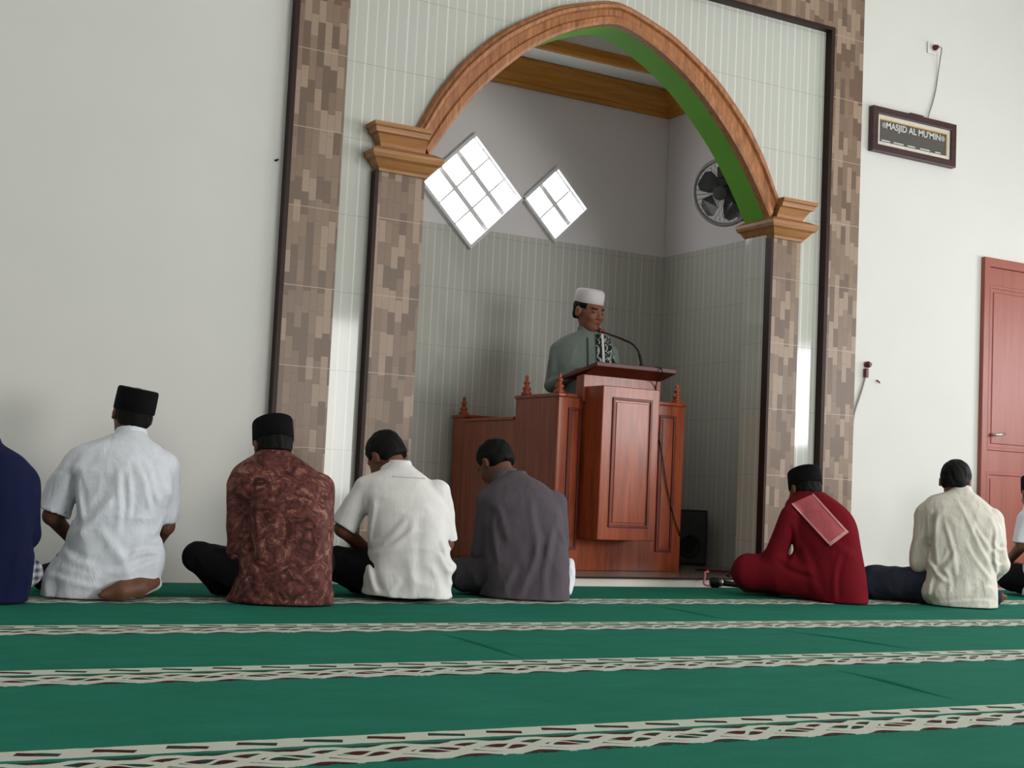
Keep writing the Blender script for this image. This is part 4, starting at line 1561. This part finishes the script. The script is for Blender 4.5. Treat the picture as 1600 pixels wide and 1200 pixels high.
PEOPLE = {'navy':{'loc':[0.823,-1.189,0.0],'rot':-0.1537,'torso':[[-0.005,-0.001,0.159,0.13,0.13],[0.097,-0.006,0.173,0.13,0.13],[0.168,-0.011,0.177,0.125,0.125],[0.228,-0.018,0.175,0.12,0.12],[0.287,-0.025,0.187,0.12,0.12],[0.358,-0.03,0.199,0.13,0.125],[0.429,-0.035,0.199,0.14,0.125],[0.487,-0.044,0.191,0.16,0.12],[0.525,-0.05,0.176,0.18,0.115],[0.554,-0.057,0.154,0.2,0.11],[0.571,-0.056,0.124,0.21,0.1],[0.591,-0.052,0.086,0.23,0.08],[0.619,-0.041,0.06,0.24,0.06]],'head':[-0.102,0.29,0.691],'neck':[-0.067,0.26,0.598,0.056],'arms':{'l':[[-0.216,0.2,0.493,0.062],[-0.206,0.18,0.255,0.052],[-0.088,0.42,0.153,0.04],[-0.041,0.5,0.139,0.04]],'r':[[0.113,0.2,0.455,0.055],[0.137,0.2,0.253,0.05],[0.076,0.42,0.157,0.04],[0.025,0.5,0.141,0.04]]},
'legs':{'r':[[0.068,0.16,0.084,0.085],[0.157,0.32,0.103,0.05],[0.062,0.42,0.031,0.05],[-0.078,0.42,0.011,0.045]],'l':[[-0.101,0.14,0.094,0.1],[-0.22,0.34,0.101,0.07],[-0.078,0.45,0.009,0.05],[0.088,0.48,-0.004,0.045]]},
'feet':[[[-0.078,0.42,0.011,0.035],[-0.135,0.4,-0.0,0.028]],[[0.088,0.48,-0.004,0.035],[0.122,0.46,-0.009,0.028]]],'hy':10,'hp':-15,'hr':0,'shear':0.05,'hands':[[-0.06,0.5,0.2],[0.02,0.5,0.2]]},
'white':{'loc':[1.296,-1.011,0.0],'rot':-0.2319,'torso':[[-0.008,-0.06,0.172,0.135,0.13],[0.041,-0.013,0.215,0.135,0.14],[0.088,-0.004,0.215,0.13,0.14],[0.139,0.014,0.211,0.13,0.135],[0.191,0.029,0.195,0.13,0.13],[0.268,0.03,0.176,0.13,0.125],[0.346,0.043,0.172,0.14,0.125],[0.445,0.053,0.184,0.155,0.125],[0.507,0.044,0.19,0.17,0.12],[0.559,0.035,0.192,0.19,0.11],[0.596,0.032,0.182,0.21,0.1],[0.623,0.044,0.143,0.22,0.09],[0.648,0.055,0.094,0.235,0.08],[0.667,0.065,0.065,0.245,0.07],[0.68,0.066,0.046,0.25,0.06]],'head':[0.069,0.31,0.752],'neck':[0.069,0.275,0.673,0.056],'arms':{'l':[[-0.132,0.2,0.535,0.058],[-0.218,0.19,0.319,0.062],[-0.139,0.36,0.221,0.038],[-0.042,0.46,0.198,0.036]],'r':[[0.205,0.2,0.541,0.062],[0.231,0.2,0.294,0.05],[0.182,0.4,0.176,0.04],[0.106,0.48,0.153,0.036]]},
'legs':{'l':[[-0.092,0.16,0.07,0.085],[-0.23,0.42,0.029,0.05],[-0.081,0.46,0.002,0.05],[0.05,0.4,-0.0,0.045]],'r':[[0.106,0.16,0.089,0.105],[0.138,0.42,0.098,0.075],[0.074,0.38,0.018,0.05],[0.035,0.12,0.023,0.045]]},
'feet':[[[0.192,0.06,0.075,0.028],[0.133,0.0,0.056,0.036],[0.07,-0.035,0.045,0.036],[0.018,-0.04,0.029,0.026]],[[0.024,0.42,0.0,0.035],[0.103,0.42,-0.011,0.028]]],'folds':[[0.038,0.532,0.031,0.272,0.014,0.007],[0.063,0.533,0.073,0.299,0.012,0.006],[0.093,0.53,0.174,0.354,0.012,0.006],[0.116,0.557,0.201,0.394,0.014,0.005],[-0.043,0.274,0.075,0.167,0.02,0.006],[0.075,0.167,0.221,0.197,0.014,0.009],[0.017,0.112,0.212,0.156,0.014,0.008],[-0.17,0.184,-0.033,0.131,0.016,0.006],[-0.126,0.254,0.018,0.386,0.018,0.008],[-0.137,0.48,-0.134,0.304,0.013,-0.012],[0.229,0.356,0.168,0.251,0.014,0.007],[-0.198,0.076,-0.004,0.063,0.012,0.005]],'hy':-14,'hp':6,'hr':7,'shear':-0.03,'hands':[[-0.02,0.46,0.22],[0.1,0.48,0.19]]},
'batik':{'loc':[1.949,-1.251,0.0],'rot':-0.3555,'torso':[[-0.01,-0.015,0.212,0.13,0.135],[0.074,0.001,0.197,0.13,0.135],[0.166,0.006,0.187,0.13,0.13],[0.27,0.005,0.182,0.14,0.125],[0.375,0.0,0.184,0.155,0.125],[0.453,-0.025,0.197,0.17,0.12],[0.5,-0.04,0.194,0.185,0.11],[0.531,-0.053,0.184,0.2,0.1],[0.56,-0.061,0.157,0.21,0.09],[0.585,-0.063,0.123,0.225,0.08],[0.609,-0.065,0.086,0.24,0.065],[0.631,-0.069,0.057,0.25,0.055]],'head':[-0.08,0.31,0.648],'neck':[-0.069,0.27,0.599,0.056],'arms':{'l':[[-0.197,0.2,0.471,0.056],[-0.188,0.17,0.214,0.048],[-0.092,0.38,0.147,0.038],[-0.024,0.46,0.131,0.036]],'r':[[0.129,0.2,0.481,0.058],[0.15,0.24,0.272,0.05],[0.098,0.42,0.152,0.038],[0.031,0.48,0.132,0.036]]},
'legs':{'l':[[-0.086,0.16,0.113,0.1],[-0.359,0.3,0.171,0.055],[-0.262,0.4,0.058,0.05],[-0.085,0.42,0.014,0.045]],'r':[[0.071,0.16,0.114,0.105],[0.154,0.46,0.152,0.062],[0.106,0.44,0.027,0.05],[-0.057,0.36,0.009,0.045]]},
'feet':[[[-0.085,0.42,0.014,0.035],[-0.003,0.42,0.005,0.028]],[[-0.057,0.36,0.009,0.035],[-0.137,0.36,0.001,0.028]]],'folds':[[-0.145,0.449,-0.133,0.165,0.015,-0.014],[-0.032,0.532,-0.039,0.22,0.02,0.004],[0.074,0.485,0.152,0.254,0.016,0.005],[-0.159,0.1,-0.102,-0.0,0.014,0.006],[0.066,0.173,0.177,0.048,0.016,0.005]],'hy':-22,'hp':-20,'hr':2,'shear':-0.05,'hands':[[-0.02,0.46,0.17],[0.06,0.48,0.17]]},
'polo':{'loc':[2.573,-1.117,0.0],'rot':-0.4459,'torso':[[0.028,-0.011,0.196,0.13,0.135],[0.075,-0.011,0.193,0.13,0.135],[0.115,-0.011,0.195,0.13,0.13],[0.151,0.001,0.198,0.135,0.13],[0.188,0.0,0.185,0.14,0.13],[0.249,-0.007,0.178,0.15,0.13],[0.361,-0.026,0.18,0.165,0.125],[0.431,-0.045,0.182,0.185,0.12],[0.485,-0.062,0.179,0.205,0.11],[0.521,-0.08,0.166,0.22,0.1],[0.547,-0.079,0.136,0.235,0.09],[0.574,-0.067,0.085,0.25,0.075],[0.6,-0.07,0.055,0.265,0.06],[0.62,-0.07,0.042,0.27,0.05]],'head':[-0.137,0.34,0.633],'neck':[-0.096,0.29,0.579,0.056],'arms':{'l':[[-0.215,0.21,0.48,0.06],[-0.311,0.2,0.302,0.05],[-0.174,0.32,0.182,0.036],[-0.108,0.42,0.168,0.034]],'r':[[0.103,0.2,0.481,0.06],[0.153,0.24,0.252,0.048],[0.115,0.42,0.154,0.038],[0.026,0.48,0.147,0.034]]},
'legs':{'l':[[-0.099,0.15,0.09,0.105],[-0.333,0.3,0.142,0.07],[-0.232,0.4,0.018,0.05],[-0.055,0.42,0.006,0.045]],'r':[[0.071,0.15,0.097,0.105],[0.147,0.46,0.109,0.062],[0.092,0.44,0.019,0.05],[-0.083,0.36,-0.002,0.045]]},
'feet':[[[-0.055,0.42,0.006,0.035],[0.034,0.42,-0.002,0.028]],[[-0.083,0.36,-0.002,0.035],[-0.17,0.36,-0.012,0.028]]],'folds':[[-0.166,0.196,0.004,0.304,0.015,0.009],[-0.141,0.247,-0.013,0.359,0.015,0.006],[0.126,0.27,0.187,0.167,0.012,0.009],[0.112,0.208,0.182,0.145,0.012,0.007],[-0.197,0.148,-0.13,0.04,0.014,0.01],[0.007,0.393,0.009,0.032,0.02,0.004],[0.075,0.173,0.143,0.043,0.016,0.005],[-0.207,0.439,-0.197,0.245,0.012,-0.012],[-0.056,0.112,-0.074,0.029,0.014,0.004]],'print':[[-0.1,0.1,0.547],[0.047,0.1,0.545],[0.048,0.1,0.539],[-0.099,0.1,0.541]],'hy':-42,'hp':-42,'hr':-4,'shear':-0.08,'hands':[[-0.05,0.44,0.17],[0.06,0.48,0.17]]},
'grey':{'loc':[3.2,-0.994,0.0],'rot':-0.5265,'torso':[[-0.004,0.02,0.202,0.135,0.135],[0.093,0.028,0.196,0.135,0.135],[0.197,0.021,0.193,0.145,0.13],[0.302,0.013,0.189,0.16,0.125],[0.392,0.001,0.188,0.18,0.12],[0.452,-0.013,0.181,0.195,0.115],[0.497,-0.025,0.165,0.215,0.105],[0.531,-0.032,0.142,0.23,0.095],[0.558,-0.038,0.107,0.245,0.08],[0.586,-0.05,0.059,0.26,0.06],[0.604,-0.051,0.034,0.27,0.05]],'head':[-0.151,0.35,0.636],'neck':[-0.097,0.29,0.575,0.056],'arms':{'l':[[-0.17,0.22,0.454,0.058],[-0.196,0.24,0.207,0.05],[-0.173,0.42,0.143,0.038],[-0.095,0.5,0.13,0.034]],'r':[[0.144,0.2,0.456,0.056],[0.178,0.25,0.261,0.048],[0.143,0.42,0.146,0.038],[0.049,0.5,0.13,0.034]]},
'legs':{'l':[[-0.072,0.16,0.086,0.105],[-0.283,0.24,0.093,0.072],[-0.212,0.36,0.008,0.05],[-0.039,0.4,-0.006,0.045]],'r':[[0.11,0.16,0.095,0.105],[0.196,0.46,0.108,0.062],[0.118,0.44,0.014,0.05],[-0.07,0.36,-0.004,0.045]]},
'feet':[[[-0.039,0.4,-0.006,0.035],[0.039,0.4,-0.008,0.028]],[[-0.07,0.36,-0.004,0.035],[-0.148,0.36,-0.014,0.028]]],'folds':[[0.076,0.293,-0.001,0.017,0.018,0.01],[0.133,0.356,0.112,0.013,0.016,0.008],[-0.049,0.273,-0.141,0.432,0.018,0.009],[0.038,0.471,0.062,0.203,0.018,0.006],[-0.16,0.402,-0.14,0.164,0.014,-0.012],[-0.044,0.169,-0.067,0.019,0.016,0.006],[0.154,0.416,0.196,0.269,0.012,0.005]],'hy':-45,'hp':-42,'hr':0,'shear':-0.08,'hands':[[-0.05,0.5,0.17],[0.06,0.5,0.17]]},
'red':{'loc':[5.011,-1.154,0.0],'rot':-0.7531,'torso':[[-0.002,0.014,0.139,0.14,0.145],[0.12,-0.012,0.15,0.145,0.14],[0.218,-0.051,0.168,0.155,0.13],[0.318,-0.079,0.177,0.17,0.12],[0.401,-0.099,0.18,0.185,0.115],[0.455,-0.117,0.173,0.2,0.105],[0.495,-0.137,0.159,0.21,0.095],[0.525,-0.149,0.134,0.22,0.085],[0.552,-0.157,0.101,0.235,0.07],[0.576,-0.164,0.074,0.24,0.055]],'head':[-0.197,0.3,0.582],'neck':[-0.177,0.255,0.534,0.056],'arms':{'l':[[-0.253,0.17,0.441,0.062],[-0.331,0.18,0.225,0.058],[-0.424,0.36,0.164,0.045],[-0.484,0.44,0.143,0.036]],'r':[[-0.012,0.3,0.411,0.055],[-0.041,0.4,0.22,0.048],[-0.248,0.5,0.147,0.04],[-0.355,0.55,0.132,0.036]]},
'legs':{'l':[[-0.07,0.14,0.117,0.115],[-0.476,0.22,0.129,0.078],[-0.342,0.32,0.032,0.058],[-0.137,0.34,0.016,0.05]],'r':[[0.003,0.2,0.118,0.1],[-0.174,0.6,0.147,0.075],[-0.28,0.52,0.013,0.055],[-0.412,0.36,-0.003,0.045]]},
'feet':[[[-0.137,0.34,0.016,0.035],[-0.052,0.34,0.014,0.028]],[[-0.412,0.36,-0.003,0.035],[-0.498,0.36,-0.015,0.028]]],'folds':[[-0.001,0.258,-0.027,0.015,0.014,0.008],[-0.221,0.296,-0.099,0.037,0.022,0.006],[-0.254,0.395,-0.274,0.193,0.014,-0.01],[-0.317,0.19,-0.134,0.117,0.016,-0.008],[-0.041,0.306,0.09,0.247,0.02,0.004]],'scarf':[[-0.259,0.1,0.506],[-0.145,0.1,0.565],[0.035,0.1,0.379],[-0.058,0.1,0.304]],'hem1':[[-0.259,0.1,0.506],[-0.251,0.1,0.51],[-0.05,0.1,0.309],[-0.058,0.1,0.304]],'hem2':[[-0.153,0.1,0.562],[-0.145,0.1,0.565],[0.035,0.1,0.379],[0.027,0.1,0.373]],'hem3':[[-0.061,0.1,0.31],[0.03,0.1,0.385],[0.042,0.1,0.373],[-0.051,0.1,0.294]],'hy':-38,'hp':-22,'hr':6,'shear':-0.25,'hands':[[-0.42,0.46,0.16],[-0.3,0.55,0.15]]},
'beige':{'loc':[5.65,-1.401,0.0],'rot':-0.8366,'torso':[[-0.003,-0.006,0.167,0.135,0.13],[0.061,-0.022,0.185,0.135,0.135],[0.146,-0.013,0.178,0.14,0.13],[0.248,-0.008,0.18,0.15,0.125],[0.35,-0.004,0.188,0.165,0.12],[0.436,-0.01,0.193,0.18,0.115],[0.503,-0.029,0.185,0.195,0.105],[0.551,-0.045,0.165,0.21,0.095],[0.586,-0.047,0.127,0.225,0.08],[0.615,-0.027,0.068,0.24,0.06],[0.636,-0.022,0.036,0.25,0.05]],'head':[-0.053,0.29,0.667],'neck':[-0.029,0.26,0.615,0.056],'arms':{'l':[[-0.198,0.2,0.488,0.055],[-0.225,0.18,0.217,0.052],[-0.138,0.36,0.152,0.042],[-0.053,0.44,0.129,0.036]],'r':[[0.138,0.2,0.47,0.055],[0.181,0.22,0.233,0.048],[0.131,0.4,0.143,0.042],[0.048,0.46,0.117,0.036]]},
'legs':{'l':[[-0.096,0.16,0.095,0.095],[-0.464,0.28,0.093,0.088],[-0.357,0.38,0.024,0.055],[-0.119,0.42,0.009,0.045]],'r':[[0.04,0.16,0.104,0.085],[0.082,0.5,0.124,0.06],[0.083,0.46,0.049,0.05],[0.166,0.4,0.044,0.04]]},
'feet':[[[-0.119,0.42,0.009,0.035],[-0.034,0.42,0.008,0.028]],[[0.166,0.4,0.044,0.034],[0.192,0.4,0.049,0.027]]],'folds':[[-0.046,0.55,0.139,0.237,0.01,0.008],[-0.01,0.538,0.158,0.278,0.01,0.006],[-0.099,0.459,-0.038,0.148,0.012,0.007],[0.009,0.353,0.125,0.149,0.01,0.007],[-0.067,0.305,-0.129,0.186,0.014,-0.01],[-0.182,0.224,-0.076,0.129,0.012,0.009],[-0.091,0.202,-0.069,0.079,0.012,0.008],[-0.142,0.159,-0.192,0.054,0.012,0.006],[-0.156,0.497,-0.166,0.225,0.012,-0.012],[0.13,0.41,0.16,0.178,0.01,-0.009],[0.147,0.338,0.208,0.308,0.01,0.006],[0.149,0.251,0.209,0.234,0.01,0.006],[0.046,0.104,0.148,0.104,0.01,0.004],[-0.113,0.032,0.143,0.037,0.008,0.004]],'hy':6,'hp':-12,'hr':3,'shear':0.05,'hands':[[-0.06,0.46,0.14],[0.05,0.48,0.14]]},
'far':{'loc':[7.004,-0.918,0.0],'rot':-0.8979,'torso':[[0.007,-0.019,0.19,0.135,0.135],[0.1,-0.017,0.186,0.14,0.135],[0.217,-0.016,0.19,0.15,0.13],[0.354,-0.018,0.191,0.17,0.12],[0.471,-0.028,0.194,0.19,0.11],[0.538,-0.042,0.177,0.21,0.1],[0.581,-0.054,0.152,0.225,0.085],[0.617,-0.061,0.101,0.24,0.065],[0.64,-0.065,0.052,0.25,0.05]],'head':[-0.151,0.28,0.637],'neck':[-0.087,0.255,0.6,0.056],'arms':{'l':[[-0.196,0.2,0.474,0.056],[-0.219,0.16,0.314,0.05],[-0.305,0.34,0.201,0.036],[-0.231,0.44,0.161,0.034]],'r':[[0.136,0.2,0.491,0.056],[0.161,0.22,0.226,0.048],[0.054,0.42,0.132,0.04],[-0.021,0.48,0.125,0.034]]},
'legs':{'l':[[-0.093,0.15,0.102,0.105],[-0.29,0.28,0.107,0.075],[-0.208,0.38,0.016,0.052],[-0.057,0.42,0.004,0.045]],'r':[[0.053,0.15,0.112,0.105],[0.13,0.5,0.114,0.062],[0.056,0.46,0.018,0.05],[-0.132,0.4,-0.0,0.04]]},
'feet':[[[-0.057,0.42,0.004,0.035],[0.037,0.42,-0.001,0.028]],[[-0.132,0.4,-0.0,0.034],[-0.208,0.4,-0.014,0.027]]],'hy':-25,'hp':-15,'hr':3,'shear':-0.05,'hands':[[-0.1,0.44,0.17],[0.05,0.48,0.14]]},
'preacher':{'loc':[4.72,1.0,0.2],'rot':-0.5617,'torso':[[0.643,0.058,0.178,0.0,0.13],[0.809,0.055,0.174,0.0,0.125],[0.997,0.048,0.182,0.0,0.12],[1.122,0.042,0.2,0.0,0.115],[1.226,0.032,0.202,0.0,0.11],[1.281,0.031,0.183,0.0,0.1],[1.315,0.034,0.15,0.0,0.09],[1.34,0.048,0.115,0.0,0.075],[1.365,0.045,0.054,0.0,0.06]],'head':[0.052,-0.02,1.489],'neck':[0.048,0.0,1.378,0.056],'arms':{'l':[[-0.137,0.0,1.228,0.052],[-0.169,-0.02,0.998,0.047],[-0.042,-0.22,1.053,0.036],[0.033,-0.3,1.086,0.034]],'r':[[0.201,0.02,1.227,0.052],[0.226,0.0,1.0,0.046],[0.255,-0.2,1.035,0.037],[0.219,-0.3,1.066,0.034]]},
'legs':{},
'feet':[],'scarf':[[0.1,0.0,1.342],[0.192,0.0,1.329],[0.241,0.0,1.143],[0.117,0.0,1.138]],'edge':[[0.137,0.0,1.348],[0.151,0.0,1.349],[0.17,0.0,1.14],[0.156,0.0,1.139]],'placket':[[0.045,0.0,1.311],[0.055,0.0,1.311],[0.065,0.0,1.127],[0.055,0.0,1.127]],'hy':138,'hp':-10,'hr':0,'shear':0.0,'hands':[]}}

MEN = {}
MEN['navy'] = build_person('navy', 'person in a navy blue shirt and checked sarong seated at the picture edge', 'person', 'navy', 'sarong', trouser_name='sarong', hat='peci')
MEN['white'] = build_person('white', 'person in a white short-sleeved shirt and tall black cap seated with one bare sole showing', 'person', 'shirt_white', 'trouser_black', sleeve='short', hat='peci', skin='skin_dark',
                            wr=((0.008, (9, 9, 2.6), 0.45, 1), (0.006, (6, 6, 11), 0.2, 3), (0.003, (18, 18, 8), -0.3, 2)))
MEN['batik'] = build_person('batik', 'person in a maroon and brown batik shirt and black cap seated cross-legged', 'person', 'batik', 'trouser_black', hat='peci', skin='skin_dark')
MEN['polo'] = build_person('polo', 'person in a short-sleeved off-white polo shirt with bowed bare black-haired head', 'person', 'shirt_polo', 'trouser_black', sleeve='short', skin='skin_dark', drapes=(('neck_print', 'print', 'print', 0.0, 0.0008),),
                           wr=((0.004, (6, 6, 3.0), -0.2, 1), (0.004, (9, 9, 14), 0.25, 4)))
MEN['grey'] = build_person('grey', 'person in a slate grey shirt with bowed head seated in front of the wooden pulpit', 'person', 'shirt_grey', 'trouser_grey', skin='skin_dark',
                           wr=((0.007, (9, 9, 2.4), -0.35, 1), (0.003, (15, 15, 6), 0.3, 2)))
MEN['red'] = build_person('red', 'person in a crimson robe and black cap with a pink scarf over the shoulder', 'person', 'shirt_red', None, robe=True, hat='peci', skin='skin_dark', shirt_name='robe',
                          collar=False, drapes=(('scarf', 'scarf', 'scarf', 0.004, 0.008), ('scarf_border', 'hem1', 'scarf_edge', 0.008, 0.008), ('scarf_border', 'hem2', 'scarf_edge', 0.008, 0.008), ('scarf_fringe', 'hem3', 'scarf_edge', 0.007, 0.008)), wr=((0.005, (6, 6, 2.4), 0.3, 1),))
MEN['beige'] = build_person('beige', 'person with short dark hair in a creased cream long-sleeved shirt and dark jeans', 'person', 'shirt_beige', 'jeans',
                            wr=((0.006, (8, 8, 2.6), -0.7, 1), (0.005, (14, 14, 7), -0.5, 3), (0.003, (22, 22, 12), 0.2, 2)))
MEN['far'] = build_person('far', 'person in white short sleeves and black cap at the picture edge before the salmon door', 'person', 'shirt_white', 'trouser_black', sleeve='short', hat='peci')
MEN['preacher'] = build_person('preacher', 'person in white skullcap and sage grey shirt standing in the pulpit', 'person', 'shirt_sage', 'trouser_grey', hat='white', trouser_name='sarong', group='preacher', hs=1.13, drapes=(('scarf', 'scarf', 'sorban', 0.003, 0.006), ('scarf_edge', 'edge', 'peci_white', 0.010, 0.004), ('placket', 'placket', 'placket', 0.0015, 0.002)),
                               wr=((0.004, (8, 8, 3), 0.3, 1), (0.003, (18, 18, 7), -0.3, 2)))

wc_ = SDF((0.12, 0.02, 0.0), (0.42, 0.36, 0.30), 0.006)
wc_.ell((0.224, 0.17, 0.115), (0.034, 0.07, 0.062), None, 0.01)
wc_.ell((0.228, 0.19, 0.165), (0.022, 0.05, 0.03), None, 0.02)
wc_.ell((0.215, 0.15, 0.06), (0.030, 0.06, 0.04), None, 0.02)
wc_.wrinkle([(0.006, (30, 20, 14), 0.4, 3)])
wc_.mesh('white_cloth', M['shirt_white'], MEN['grey'])
